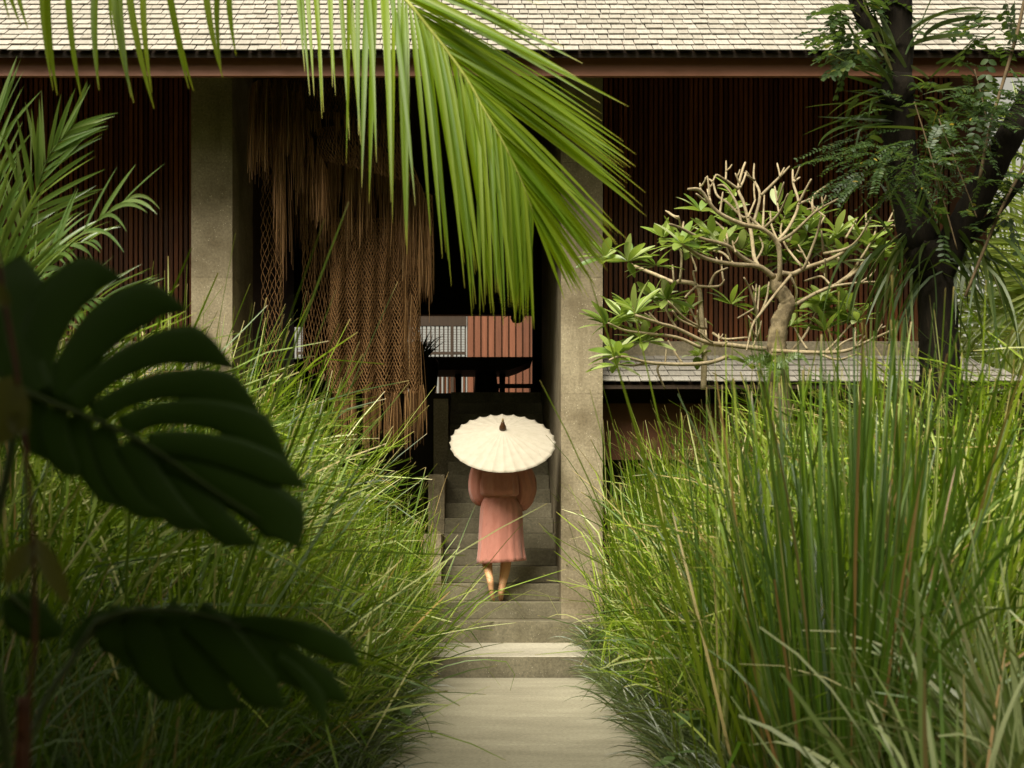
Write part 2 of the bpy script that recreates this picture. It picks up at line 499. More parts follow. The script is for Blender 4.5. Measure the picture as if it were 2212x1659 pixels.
# low lean-to roofs under the slat walls
def low_roof(x0, x1, hip, nm):
    zr_, yr_ = Wz(770, 14.35), 14.35
    ze_, ye_ = Wz(828, 13.5), 13.5
    p = math.degrees(math.atan2(zr_ - ze_, yr_ - ye_)); L = math.hypot(zr_ - ze_, yr_ - ye_)
    n = 5; o = shingle_roof(x0, x1, ye_, ze_, p, n, L / n, nm, pav, .10, .17, hip)
    b = MB(); b.box(x0, x1 - (hip or 0) * L, 14.32, 14.47, zr_ - .02, Wz(738, 14.35)); b.build('ridge_cap', M_land2, o, bevel=.006)
    b = MB()
    b.add([(x0, ye_ + .03, ze_ - .015), (x1, ye_ + .03, ze_ - .015), (x1 - (hip or 0) * L, yr_, zr_ - .015), (x0, yr_, zr_ - .015),
           (x0, ye_ + .03, ze_ - .05), (x1, ye_ + .03, ze_ - .05), (x1 - (hip or 0) * L, yr_, zr_ - .05), (x0, yr_, zr_ - .05)],
          [(0, 1, 2, 3), (4, 7, 6, 5), (0, 4, 5, 1), (1, 5, 6, 2), (2, 6, 7, 3), (3, 7, 4, 0)])
    b.build('roof_deck', M_dark, o)
    b = MB(); b.box(x0, x1 - .25, ye_ + .42, ye_ + .46, 1.9, Wz(872, 13.95)); b.build('fascia', M_brown, o)
    b = MB(); b.box(x0, x1 - .3, 14.3, 14.36, .3, zr_ - .06); b.build('wall', M_dark, o)
    return o
M_land2 = stone_mat('cap_stone', (.24, .2, .125), (.36, .31, .215), (.4, .36, .26), .8, 2.5, None, .3, 60)
low_roof(1.145, Wx(2225, 13.5), .55, 'lean_to_roof')
low_roof(-6.6, -2.75, None, 'lean_to_roof')
# hall: back lintel and mullions
YB = 22.0
b = MB(); b.box(-6.6, xr - .05, YB, YB + .15, Wz(680, YB), 6.44); b.build('back_beam', M_dark, pav)
b = MB(); b.box(-6.6, Wx(634, YB), YB, YB + .15, FLZ, Wz(681, YB)); b.box(Wx(634, YB) + .002, Wx(654, YB) - .002, YB, YB + .15, FLZ, Wz(775, YB)); b.box(Wx(634, YB) + .002, Wx(654, YB) - .002, YB, YB + .15, Wz(704, YB), Wz(681, YB)); b.box(Wx(654, YB), Wx(880, YB), YB, YB + .15, FLZ, Wz(681, YB)); b.box(Wx(1150, YB), xr - .05, YB, YB + .15, FLZ, Wz(681, YB))
b.build('back_wall', M_dark, pav)

# ------------------------------------------------------------------ the rear building seen through the hall
YR = 29.0
rear = thing('rear_building', 'rear house with red slatted wall and barred window, seen through the dark hall', 'building', (0, YR, 0))
b = MB(); x = Wx(1011, YR)
while x < Wx(1260, YR):
    b.box(x, x + .105, YR, YR + .06, 2.5, 7.5); x += .142
b.build('slat_wall', wood_mat('rear_slat', (.12, .042, .019), (.20, .074, .036), .55, (8, 8, .5), .3, .25), rear)
b = MB(); b.box(Wx(1009, YR), Wx(1260, YR), YR + .065, YR + .1, 2.5, 7.5); b.build('wall', M_brown, rear)
b = MB(); b.box(Wx(560, YR), Wx(1008, YR), YR, YR + .1, Wz(704, YR), 7.5); b.build('wall', M_dark, rear)
b = MB(); x = Wx(640, YR)
while x < Wx(1007, YR):
    b.box(x, x + .028, YR + .03, YR + .07, Wz(856, YR), Wz(704, YR) - .002); x += .088
for i in range(12):
    zz = Wz(770, YR) + i * (Wz(706, YR) - Wz(770, YR)) / 12
    b.box(Wx(640, YR), Wx(1006, YR), YR + .075, YR + .083, zz, zz + .007)
b.box(Wx(973, YR), Wx(980, YR), YR - .01, YR + .029, Wz(856, YR), Wz(704, YR) - .002)
b.box(Wx(640, YR), Wx(1006, YR), YR + .0, YR + .025, Wz(766, YR), Wz(760, YR))
b.build('window_bars', M_dark, rear)
b = MB()
x = Wx(640, YR)
while x < Wx(1005, YR):
    b.box(x, x + .06, YR + .0855, YR + .11, 2.5, Wz(772, YR)); x += .10
b.build('lower_slats', M_slat, rear)

# ------------------------------------------------------------------ furniture in the hall (dark against the rear wall)
YT = 19.6
tb = thing('dining_table', 'long dark dining table with a thick bowed top on a pedestal in the hall', 'table', (Wx(1030, YT), YT, FLZ))
top = MB(); prof = [(925, 771), (1150, 771), (1150, 778), (1120, 792), (1100, 799), (925, 799)]
n = len(prof)
V = [tuple(W(x, y, YT)) for x, y in prof] + [tuple(W(x, y, YT) + Vector((0, .9, 0))) for x, y in prof]
top.add(V, [tuple(range(n - 1, -1, -1)), tuple(range(n, 2 * n))] + [(i, (i + 1) % n, n + (i + 1) % n, n + i) for i in range(n)])
top.build('table_top', M_dark, tb)
b = MB(); b.tube([(Wx(1050, YT), YT + .45, FLZ), (Wx(1050, YT), YT + .45, Wz(800, YT))], [.19, .15], 12); b.build('pedestal', M_dark, tb)
for qx in (989, 1086):
    b = MB(); b.tube([(Wx(qx, YT), YT + .45, FLZ), (Wx(qx, YT), YT + .45, Wz(800, YT))], [.035, .045], 8); b.build('leg', M_dark, tb)
ch = thing('bench', 'dark low bench with straight back rail beside the hall table', 'bench', (Wx(1120, YT), YT - .5, FLZ))
YC = YT - .6
b = MB(); b.box(Wx(1072, YC), Wx(1152, YC), YC, YC + .05, Wz(838, YC), Wz(829, YC)); b.build('back_rail', M_dark, ch)
b = MB(); b.box(Wx(1072, YC), Wx(1152, YC), YC + .01, YC + .45, Wz(868, YC), Wz(862, YC)); b.build('seat', M_dark, ch)
for qx in (1072, 1146):
    b = MB(); b.box(Wx(qx, YC), Wx(qx + 6, YC), YC + .055, YC + .095, FLZ, Wz(830, YC)); b.build('leg', M_dark, ch)
lamp = thing('hanging_planter', 'round dark planter hanging by a cord with trailing green leaves', 'planter', tuple(W(1117, 692, 18.6)))
b = MB(); c0 = W(1117, 688, 18.6)
b.rings([[c0 + Vector((math.cos(a) * r, math.sin(a) * r, zz)) for a in np.linspace(0, 2 * math.pi, 14, endpoint=False)] for r, zz in ((.02, -.06), (.06, -.05), (.085, 0), (.08, .04), (.09, .06), (.03, .05))])
b.build('pot', M_dark, lamp, smoothed=True)
b = MB(); b.tube([c0 + Vector((0, 0, .05)), (c0.x, c0.y, 6.44)], .006, 5); b.build('cord', M_dark, lamp)
q = QB(); nn = 46
bs = np.array([tuple(c0 + Vector((0, 0, .05)))] * nn) + rng.normal(0, .04, (nn, 3))
az = rng.uniform(0, 6.28, nn)
M_pot_leaf = leaf_mat('planter_leaf', [(0, (.05, .10, .02)), (1, (.12, .2, .05))])
q.add(blades(bs, az, rng.uniform(.6, 1.4, nn), rng.uniform(1.6, 2.6, nn), rng.uniform(.2, .5, nn), np.full(nn, .03), 6, taper=2))
q.build('leaves', M_pot_leaf, lamp)
pl = thing('potted_plant', 'dark spiky potted plant silhouetted before the barred window', 'plant', tuple(W(912, 800, 19.0)))
b = MB(); c0 = W(912, 800, 19.0); b.rings([[c0 + Vector((math.cos(a) * r, math.sin(a) * r, zz)) for a in np.linspace(0, 2 * math.pi, 14, endpoint=False)] for r, zz in ((.12, -.5), (.2, -.2), (.22, .1), (.19, .16))])
b.build('pot', M_dark, pl, smoothed=True)
nn = 60; q = QB(); bs = np.array([tuple(c0 + Vector((0, 0, .14)))] * nn) + rng.normal(0, .05, (nn, 3)) * [1, 1, .2]
q.add(blades(bs, rng.uniform(0, 6.28, nn), rng.uniform(.1, .9, nn), rng.uniform(.6, 1.9, nn), rng.uniform(.3, .55, nn), np.full(nn, .025), 6, taper=1.5))
q.build('leaves', leaf_mat('dark_leaf', [(0, (.02, .03, .01)), (1, (.04, .06, .02))]), pl)
# ------------------------------------------------------------------ the hanging net and straw fringes in the entrance
net = thing('fibre_hanging', 'tall brown hanging of knotted rope nets and straw fringes in the entrance', 'wall hanging', tuple(W(760, 170, 14.0)))
def net_sheet(name, corners, Y, nu, nv, r=.0042, fold=.05, folds=5, ph=0, sag=0.0):
    """corners in sheet points: top-left, top-right, bottom-right, bottom-left; a draped diamond net"""
    tl, tr, br, bl = [np.array(c, float) for c in corners]
    jit = rng.normal(0, .12, (nv + 1, nu + 2, 2))
    def P(i, j):
        u = np.clip((i + .5 * (j % 2) + jit[j % (nv + 1), i % (nu + 2), 0]) / nu, 0, 1); v = np.clip((j + jit[j % (nv + 1), i % (nu + 2), 1]) / nv, 0, 1)
        u2 = u + .012 * math.sin(v * 7 + folds * 2 * u)
        a = tl + (tr - tl) * u2; c_ = bl + (br - bl) * u2
        q = a + (c_ - a) * v
        q[1] += sag * (4 * u * (1 - u) - .5)
        y = Y + fold * math.sin(2 * math.pi * folds * u + ph + 1.3 * v) * (.4 + .6 * v) + .02 * math.sin(9 * v + 5 * u)
        return tuple(W(q[0], q[1], y))
    A, B = [], []
    for j in range(nv):
        for i in range(nu + 1):
            p = P(i, j)
            for di in ((0, -1) if j % 2 == 0 else (0, 1)):
                k = i + di
                if 0 <= k <= nu:
                    A.append(p); B.append(P(k, j + 1))
    q = QB(); q.add(sticks(np.array(A), np.array(B), r))
    return q.build(name, M_rope, net)
def fringe(name, top, Y, n, lens, w=.007, spread=.03, dy=.06):
    n = int(n * .72)
    """strands hanging from a polyline of sheet points; lens = shortest, longest (sheet units)"""
    pts = np.array(top, float); s = np.concatenate([[0], np.cumsum(np.linalg.norm(np.diff(pts, axis=0), axis=1))])
    nc = max(2, int(s[-1] / 9)); cu = rng.random(nc) * s[-1]; cl = rng.uniform(.55, 1.0, nc); ck = rng.integers(0, nc, n)
    u = np.clip(cu[ck] + rng.normal(0, 3.2, n), 0, s[-1])
    x = np.interp(u, s, pts[:, 0]); y = np.interp(u, s, pts[:, 1])
    yy = Y + rng.uniform(-dy, dy, n)
    bs = np.array([tuple(W(a, b_, c_)) for a, b_, c_ in zip(x, y, yy)])
    L = (lens[0] + (lens[1] - lens[0]) * np.clip(rng.beta(2.2, 1.4, n), 0, 1) * cl[ck]) * .86 * Y / FPX
    az = rng.uniform(0, 6.28, n)
    q = QB(); q.add(blades(bs, az, rng.uniform(2.75, 3.12, n), 3.14 + rng.normal(0, spread, n), L, rng.uniform(.5, 1.1, n) * w, 7, power=.25, tip=.4, twist=rng.uniform(-3, 3, n)))
    return q.build(name, M_straw, net)
net_sheet('net', [(560, 150), (880, 150), (860, 262), (600, 255)], 13.20, 42, 12, fold=.06)
fringe('fringe', [(535, 185), (560, 172), (610, 170), (652, 180)], 13.10, 260, (110, 275), .009)
fringe('fringe', [(538, 175), (600, 182), (668, 215)], 13.16, 240, (60, 190), .008)
fringe('fringe', [(655, 225), (670, 240), (720, 240), (790, 262), (858, 255)], 13.15, 330, (25, 75), .007)
net_sheet('net', [(680, 275), (860, 262), (905, 400), (690, 345)], 13.18, 30, 10, fold=.07, folds=4)
fringe('fringe', [(672, 335), (700, 345), (745, 330), (790, 300), (850, 340)], 13.52, 420, (50, 150), .008)
fringe('fringe', [(700, 380), (760, 345), (820, 350), (890, 410)], 13.55, 420, (110, 275), .008)
fringe('fringe', [(636, 260), (672, 290), (705, 360)], 13.20, 150, (90, 260), .007)
net_sheet('net', [(716, 470), (900, 470), (915, 850), (706, 850)], 13.62, 34, 54, fold=.08, folds=6)
net_sheet('net', [(716, 480), (900, 480), (905, 850), (712, 850)], 13.74, 34, 52, fold=.06, folds=5, ph=1)
net_sheet('net', [(850, 400), (935, 420), (937, 610), (880, 560)], 13.57, 12, 22, fold=.04, folds=2)
net_sheet('net', [(650, 330), (716, 330), (716, 830), (655, 800)], 13.92, 9, 32, fold=.04, folds=2)
net_sheet('net', [(560, 190), (618, 190), (608, 820), (566, 820)], 13.67, 5, 46, fold=.03, folds=2, r=.004)
fringe('fringe', [(566, 190), (590, 230), (618, 300), (600, 400)], 13.25, 120, (120, 440), .007)
fringe('fringe', [(850, 300), (880, 350), (910, 400), (936, 470)], 13.52, 330, (120, 330), .008)
fringe('fringe', [(866, 560), (890, 640), (908, 720)], 13.59, 110, (120, 330), .007)
fringe('fringe', [(708, 845), (780, 835), (860, 850), (915, 830)], 13.62, 480, (70, 190), .008)
fringe('fringe', [(640, 330), (690, 420), (716, 600)], 13.82, 120, (100, 300), .006)

# ------------------------------------------------------------------ the woman and her parasol
M_dress = leaf_mat('terracotta_cloth', [(0, (.50, .205, .145)), (1, (.50, .205, .145))], (.6, .22, .14), .06, .85, .15)
def cloth_mat():
    m, nt, out = new_mat('terracotta_linen')
    n = noise_n(nt, 9, 6, .62, stretch=(1.6, 1.6, .5)); n2 = noise_n(nt, 160, 2)
    c = ramp(nt, [(.3, (.40, .155, .112)), (.7, (.49, .21, .158))], n)
    p = principled(nt, c, .9, .12, bump(nt, N_math(nt, 'ADD', n, N_math(nt, 'MULTIPLY', n2, .15)), .55, .03))
    p.inputs['Sheen Weight'].default_value = .25
    nt.links.new(p.outputs[0], out.inputs['Surface']); return m
M_dress = cloth_mat()
def skin_mat():
    m, nt, out = new_mat('skin')
    n = noise_n(nt, 12, 3)
    c = ramp(nt, [(.3, (.62, .32, .155)), (.7, (.69, .38, .20))], n)
    p = principled(nt, c, .5, .4)
    p.inputs['Subsurface Weight'].default_value = .08; p.inputs['Subsurface Radius'].default_value = (.02, .008, .004)
    nt.links.new(p.outputs[0], out.inputs['Surface']); return m
M_skin = skin_mat()
PX, PY, PZ = .175, 13.56, .535
per = thing('person', 'barefoot woman in a loose terracotta dress climbing the steps, seen from behind', 'person', (PX, PY, PZ))
def skin_body():
    bm = bmesh.new(); lay = bm.verts.layers.skin.verify()
    vs = {}
    def v(n, x, y, z, r, ry=None):
        a = bm.verts.new((PX + x, PY + y, PZ + z)); a[lay].radius = (r, ry or r); vs[n] = a; return a
    def e(*ns):
        for a, b_ in zip(ns, ns[1:]): bm.edges.new((vs[a], vs[b_]))
    root = v('pelvis', 0, .02, .86, .125, .10); root[lay].use_root = True
    v('waist', 0, .03, 1.02, .105, .085); v('chest', 0, .05, 1.20, .125, .095); v('collar', 0, .06, 1.33, .085, .07)
    v('neck', 0, .075, 1.41, .045); v('jaw', 0, .10, 1.48, .06, .07); v('head', 0, .105, 1.56, .078, .092); v('crown', 0, .10, 1.63, .05, .06)
    e('pelvis', 'waist', 'chest', 'collar', 'neck', 'jaw', 'head', 'crown')
    v('nose', 0, .205, 1.52, .012); e('head', 'nose')
    for s, nm in ((-1, 'l'), (1, 'r')):
        v(nm + 'ear', s * .085, .10, 1.53, .014); e('head', nm + 'ear')
        v(nm + 'sh', s * .165, .06, 1.30, .052); v(nm + 'el', s * .225, .03, 1.05, .038)
        # forearms reach forward and up to the parasol handle
        hx = .012 + s * .02
        v(nm + 'wr', hx + s * .03, .235, 1.06 + s * .035, .024)
        v(nm + 'palm', hx + s * .012, .275, 1.085 + s * .035, .026, .016)
        e('collar', nm + 'sh', nm + 'el', nm + 'wr', nm + 'palm')
        for k in range(4):                                     # fingers close around the handle
            z = 1.055 + s * .035 + k * .017; l_ = (.9, 1.05, 1, .8)[k]
            v(f'{nm}f{k}a', hx - s * .012, .300, z, .009); v(f'{nm}f{k}b', hx - s * (.012 + .022 * l_), .285, z + .004, .008); v(f'{nm}f{k}c', hx - s * (.008 + .02 * l_), .262, z + .006, .007)
            e(nm + 'palm', f'{nm}f{k}a', f'{nm}f{k}b', f'{nm}f{k}c')
        v(nm + 'ta', hx + s * .006, .262, 1.12 + s * .035, .010); v(nm + 'tb', hx - s * .014, .268, 1.135 + s * .035, .008)
        e(nm + 'palm', nm + 'ta', nm + 'tb')
    # right leg carries the weight, heel lifted; left leg trails on its toes, sole turned to us
    v('rhip', .085, .03, .80, .098); v('rknee', .065, .10, .46, .056); v('rcalf', .055, .045, .31, .055); v('rank', .010, .0, .085, .030)
    v('rheel', .002, -.040, .050, .029, .027); v('rmid', .012, .045, .035, .027, .034); v('rball', .012, .105, .018, .022, .044); v('rtoe', .010, .155, .012, .012, .034)
    e('pelvis', 'rhip', 'rknee', 'rcalf', 'rank', 'rmid', 'rball', 'rtoe'); e('rank', 'rheel')
    v('lhip', -.09, .02, .80, .098); v('lknee', -.125, .07, .47, .056); v('lcalf', -.120, -.03, .34, .052); v('lank', -.088, -.12, .185, .030)
    v('lheel', -.084, -.168, .172, .030, .026); v('lmid', -.082, -.118, .105, .030, .024); v('lball', -.072, -.075, .045, .040, .022); v('ltoe', -.062, -.03, .018, .032, .012)
    e('pelvis', 'lhip', 'lknee', 'lcalf', 'lank', 'lmid', 'lball', 'ltoe'); e('lank', 'lheel')
    me = bpy.data.meshes.new('body'); bm.to_mesh(me); bm.free()
    me.materials.append(M_skin)
    o = bpy.data.objects.new('body', me); COL.objects.link(o); _parent(o, per)
    m = o.modifiers.new('skin', 'SKIN'); m.use_smooth_shade = True
    m = o.modifiers.new('sub', 'SUBSURF'); m.levels = 2; m.render_levels = 2
    return o
skin_body()
def ring(cx, cy, z, rx, ry, n=96, folds=None, amp=0, seed=0, tilt=0, skew=0):
    pts = []
    for k in range(n):
        a = 2 * math.pi * k / n
        f = 1.0
        if amp:
            f += amp * (.5 * math.sin(13 * a + seed) + .3 * math.sin(21 * a + 1.7 * seed) + .35 * math.sin(7 * a + .5 * seed) + .12 * math.sin(37 * a))
        pts.append(Vector((PX + cx + math.cos(a) * rx * f, PY + cy + math.sin(a) * ry * f, PZ + z + tilt * math.cos(a) + skew * math.sin(a))))
    return pts
# skirt
b = MB()
prof = [(.005, .03, .985, .150, .115, .03), (.005, .028, .972, .154, .12, .045), (.006, .022, .955, .165, .13, .06), (.008, .015, .93, .178, .142, .07), (.010, .010, .88, .192, .158, .065), (.010, .005, .80, .199, .170, .05),
        (.009, .0, .70, .203, .176, .05), (.009, 0, .60, .208, .182, .055), (.009, -.002, .50, .214, .188, .06), (.010, -.004, .44, .220, .194, .06), (.010, -.004, .41, .226, .200, .065), (.012, -.006, .372, .226, .203, .07)]
RG = []
for i, (cx, cy, z, rx, ry, am) in enumerate(prof):
    low = max(0, (.6 - z) / .25)
    RG.append(ring(cx, cy, z, rx, ry, amp=am * (.45 + .4 * abs(z - .7) / .3), seed=2.1 + .12 * i, tilt=.018 * low))
b.rings(RG, caps=False)
dress = b.build('dress', M_dress, per, smoothed=True)
m = dress.modifiers.new('solid', 'SOLIDIFY'); m.thickness = .006
def sheet_ring(cx, cy, z, rx, ry, amp, seed): return ring(cx, cy, z, rx, ry, amp=amp, seed=seed)
b = MB(); b.rings([sheet_ring(.005, .03, .976, .158, .122, .006, 1), sheet_ring(.005, .03, .99, .160, .124, .006, 1), sheet_ring(.004, .03, 1.005, .158, .122, .006, 1), sheet_ring(.004, .03, 1.012, .150, .116, .006, 1)], caps=False)
b.build('sash', M_dress, dress, smoothed=True)
b = MB()
b.rings([sheet_ring(*a) for a in ((.004, .03, .995, .150, .115, .02, 1), (.004, .02, 1.004, .172, .140, .07, 1.3), (.004, .008, 1.02, .190, .164, .085, 1.5), (.002, .008, 1.06, .196, .168, .085, 1.8), (0, .022, 1.15, .194, .154, .065, 2.2),
         (0, .04, 1.24, .192, .138, .022, 2.1), (0, .05, 1.31, .182, .118, .012, 2.2), (0, .06, 1.36, .135, .10, .008, 2.2), (0, .07, 1.395, .075, .07, .006, 2.3), (0, .075, 1.41, .058, .058, 0, 2.3))], caps=False)
b.build('bodice', M_dress, dress, smoothed=True)
def sleeve(s, pts):
    b = MB(); RG = []
    P = spline([Vector((PX + x, PY + y, PZ + z)) for x, y, z, r in pts], 4); rr = np.interp(np.linspace(0, 1, len(P)), np.linspace(0, 1, len(pts)), [p[3] for p in pts])
    for i, p in enumerate(P):
        t = (P[min(i + 1, len(P) - 1)] - P[max(i - 1, 0)]).normalized()
        a = (Vector((0, 1, 0)) - t * t.y).normalized(); c_ = t.cross(a)
        u = i / (len(P) - 1); n = 56
        RG.append([p + (a * math.cos(k * 2 * math.pi / n) + c_ * math.sin(k * 2 * math.pi / n)) * rr[i] * (1 + .11 * math.sin(9 * k * 2 * math.pi / n + 2 * s) * (.3 + abs(u - .5) * 1.6) + .04 * math.sin(5 * k * 2 * math.pi / n + 4 * u + s)) for k in range(n)])
    b.rings(RG, caps=True)
    o = b.build('sleeve', M_dress, dress, smoothed=True)
sleeve(-1, [(-.12, .06, 1.335, .065), (-.175, .055, 1.28, .082), (-.205, .05, 1.18, .088), (-.215, .05, 1.08, .086), (-.20, .07, 1.0, .078), (-.165, .12, .975, .062), (-.10, .19, 1.0, .034)])
sleeve(1, [(.12, .06, 1.335, .068), (.19, .055, 1.27, .092), (.235, .05, 1.16, .105), (.25, .045, 1.06, .104), (.235, .05, .97, .088), (.205, .085, .915, .058), (.17, .14, .93, .036), (.10, .20, 1.04, .03)])
# hair, gathered low behind the head
b = MB()
HR = []
for z, rx, ry, cy in ((1.685, .01, .01, .085), (1.675, .05, .055, .08), (1.64, .082, .092, .075), (1.58, .096, .105, .07), (1.52, .096, .10, .06), (1.46, .085, .075, .04), (1.40, .065, .05, .015), (1.34, .05, .034, -.005), (1.28, .036, .026, -.02), (1.25, .012, .01, -.025)):
    HR.append([Vector((PX + math.cos(k * 2 * math.pi / 40) * rx * (1 + .04 * math.sin(k * 1.9)), PY + cy + min(math.sin(k * 2 * math.pi / 40) * ry, .045) , PZ + z)) for k in range(40)])
b.rings(HR)
b.build('hair', leaf_mat('hair', [(0, (.02, .010, .005)), (1, (.03, .014, .007))], (.03, .01, 0), .02, .45, .4), per, smoothed=True)

def parasol():
    ax = W(1086, 926, 13.22)
    root = thing('parasol', 'round cream paper parasol with fine ribs and a dark wooden finial', 'parasol', tuple(ax))
    n_ = Vector((-.005, -.60, .80)).normalized()
    u = Vector((1, 0, 0)); u = (u - n_ * u.dot(n_)).normalized(); w = n_.cross(u)
    Rr, H, NR = .50, .152, 28
    def pt(a, r, off=0.0):
        rib = 1 - abs(math.sin(a * NR / 2))                          # 1 on a rib, 0 between
        edge = 1 - .026 * (1 - rib ** 1.0) * (r > .93)
        sag = .010 * (1 - rib ** 1.3) * r
        return ax + (u * math.cos(a) + w * math.sin(a)) * (Rr * r * edge) - n_ * (H * r ** 1.04 + sag - off)
    b = MB(); na, RR = NR * 8, [.02, .06, .15, .3, .45, .6, .75, .87, .94, 1.0]
    b.rings([[pt(2 * math.pi * k / na, r) for k in range(na)] for r in RR], caps=False)
    m, nt, out = new_mat('parasol_paper')
    nn = noise_n(nt, 14, 5); c_ = ramp(nt, [(.3, (.42, .375, .29)), (.7, (.485, .435, .345))], nn)
    p = principled(nt, c_, .75, .25, bump(nt, nn, .12, .004)); tr = N_(nt, 'ShaderNodeBsdfTranslucent'); tr.inputs['Color'].default_value = (.5, .40, .24, 1)
    ms = N_(nt, 'ShaderNodeMixShader'); ms.inputs[0].default_value = .12
    nt.links.new(p.outputs[0], ms.inputs[1]); nt.links.new(tr.outputs[0], ms.inputs[2]); nt.links.new(ms.outputs[0], out.inputs['Surface'])
    can = b.build('canopy', m, root, smoothed=True)
    mo = can.modifiers.new('solid', 'SOLIDIFY'); mo.thickness = .0015
    Mb = wood_mat('bamboo', (.20, .13, .06), (.30, .21, .10), .5, (20, 20, 3), .4, .1)
    for k in range(NR):
        a = 2 * math.pi * k / NR
        b = MB(); b.tube([pt(a, .06, -.0006), pt(a, .5, -.0006), pt(a, .998, -.0006)], .0021, 4); b.build('rib', Mb, can)
    Mk = wood_mat('finial_wood', (.05, .02, .008), (.085, .035, .012), .35, (20, 20, 6), .5, .1)
    b = MB(); RG = []
    for h, r in ((-.012, .030), (.0, .034), (.025, .032), (.045, .022), (.07, .016), (.075, .010)):
        RG.append([ax + n_ * h + (u * math.cos(k * .5236) + w * math.sin(k * .5236)) * r for k in range(12)])
    b.rings(RG); fin = b.build('finial', Mk, root, smoothed=True)
    b = MB(); b.rings([[ax + n_ * h + (u * math.cos(k * .6283) + w * math.sin(k * .6283)) * r for k in range(10)] for h, r in ((.072, .012), (.095, .010), (.112, .005))])
    b.build('finial_tip', Mb, fin, smoothed=True)
    b = MB(); b.tube([ax - n_ * .01, ax - n_ * .80], .009, 10); b.build('handle', Mb, root, smoothed=True)
parasol()
# ------------------------------------------------------------------ grasses
GRASS = [(0, (.012, .032, .001)), (.25, (.055, .115, .003)), (.55, (.165, .255, .007)), (.78, (.29, .37, .03)), (.91, (.50, .52, .22)), (.955, (.46, .38, .15)), (1, (.30, .16, .04))]  # palest stops paint sky sheen on blades, near-black stops paint shaded gaps
M_grass = leaf_mat('vetiver_blade', GRASS, (.36, .58, .01), .24, .42, .25, (.30, .22, .08), .96, (.040, .032, .009))  # dark blade feet: brown sheath, deepened to paint the shade between blades
M_grass_dark = leaf_mat('deep_green_shaded_blade', [(0, (.025, .06, .003)), (.5, (.055, .11, .005)), (.88, (.10, .165, .012)), (.95, (.2, .14, .05)), (1, (.25, .13, .04))], (.25, .46, .015), .2, .45, .3, None, .9, (.05, .035, .012))  # blade colour darkened to paint the shade on the lower left grass
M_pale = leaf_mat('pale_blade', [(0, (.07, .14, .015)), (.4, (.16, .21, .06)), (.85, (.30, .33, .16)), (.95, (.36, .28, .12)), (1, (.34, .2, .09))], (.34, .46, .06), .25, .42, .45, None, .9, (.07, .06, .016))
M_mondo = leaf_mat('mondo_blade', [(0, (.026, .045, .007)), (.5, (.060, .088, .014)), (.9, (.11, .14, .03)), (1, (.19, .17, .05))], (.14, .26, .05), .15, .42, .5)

def path_trim(P):
    """most blades that lean in over the path, the landing or the steps are cut away; a few stay"""
    x, y, z = P[..., 0], P[..., 1], P[..., 2]
    lim_l = -.44 + .03 * np.maximum(y - 9, 0); lim_r = .78 + .02 * np.maximum(y - 9, 0)
    over = ((x > lim_l) & (x < lim_r) & (y > 3)).any(1)
    s = x / np.maximum(y, .1); h = (z - EYE) / np.maximum(y, .1)          # slopes of the sight lines to the steps
    steps = ((s > -.022) & (s < .060) & (h < .085) & (y < 13.2)).any(1)
    foot = ((s > .060) & (s < .084) & (h < .06) & (h > -.075) & (y < 13.2)).any(1)
    u = rng.random(len(P))
    return ~((over & (u < .80)) | (steps & (u < .945)) | (foot & (u < .68)))

def clump_grass(q, cx, cy, n, hmin, hmax, lean=.5, spread=.14, w=(.007, .014), kink=.3, azc=None, azs=3.2, stiff=1.6, arch=1.1, lean0=.02):
    if azc is None:
        az = np.where(rng.random(n) < .5, rng.uniform(-math.pi, math.pi) + rng.normal(0, .7, n), rng.uniform(-math.pi, math.pi, n))
    else:
        az = azc + rng.normal(0, azs, n)
    r = spread * np.sqrt(rng.random(n))
    bx = cx + np.cos(az) * r; by = cy + np.sin(az) * r
    bs = np.stack([bx, by, ground_h(bx, by) - .02], 1)
    th0 = np.clip(lean0 + lean * rng.random(n) ** 1.2, 0, 1.4)
    th1 = th0 + arch * rng.random(n) ** 1.5
    bow = rng.random(n) < .16
    th1 = np.where(bow, th1 + rng.uniform(.5, 1.5, n), th1)
    L = rng.uniform(hmin, hmax, n) * rng.choice([1, .75, .5], n, p=[.62, .25, .13])
    q.add(blades(bs, az, th0, th1, L, rng.uniform(*w, n), 8, stiff, tip=.4, taper=4, kink=kink, daz=rng.normal(0, .25, n), trim=path_trim))

def lodged(q, n, x0, x1, ya, yb, azc):
    """broken and bent blades lying in the mass at all angles, held up by their neighbours"""
    d = rng.random(n) ** 1.4; x = x0 + (x1 - x0) * d; y = rng.uniform(ya, yb, n)
    top = .75 + 1.05 * smooth(0, .45, d)
    z = ground_h(x, y) + .25 + (top - .25) * rng.random(n) ** .8
    az = azc + rng.normal(0, 1.0, n); th0 = rng.uniform(.75, 1.75, n)
    q.add(blades(np.stack([x, y, z], 1), az, th0, th0 + rng.uniform(-.1, .5, n), rng.uniform(.3, .85, n), rng.uniform(.005, .013, n), 4, 1.5, tip=.45, taper=4, trim=path_trim))

# left mass
q = QB(); cnt = 0
for _ in range(230):
    Y = rng.uniform(5.4, 13.0); x = -.95 - abs(rng.normal(0, 1.0)) - rng.random() * 2.4
    if x < -5.6 or Wx(-260, Y) > x: continue
    if Y > 12.0 and x > -1.1: x -= .3
    d = -.75 - x
    hh = 1.35 + .95 * float(smooth(.0, 1.1, d))
    hh *= 1 - .22 * float(smooth(7.5, 5.0, Y))
    if x < -2.4: hh *= .92
    clump_grass(q, x, Y, 62, hh * .7, hh * 1.15, .78, .17, (.008, .018), .38, arch=.6)
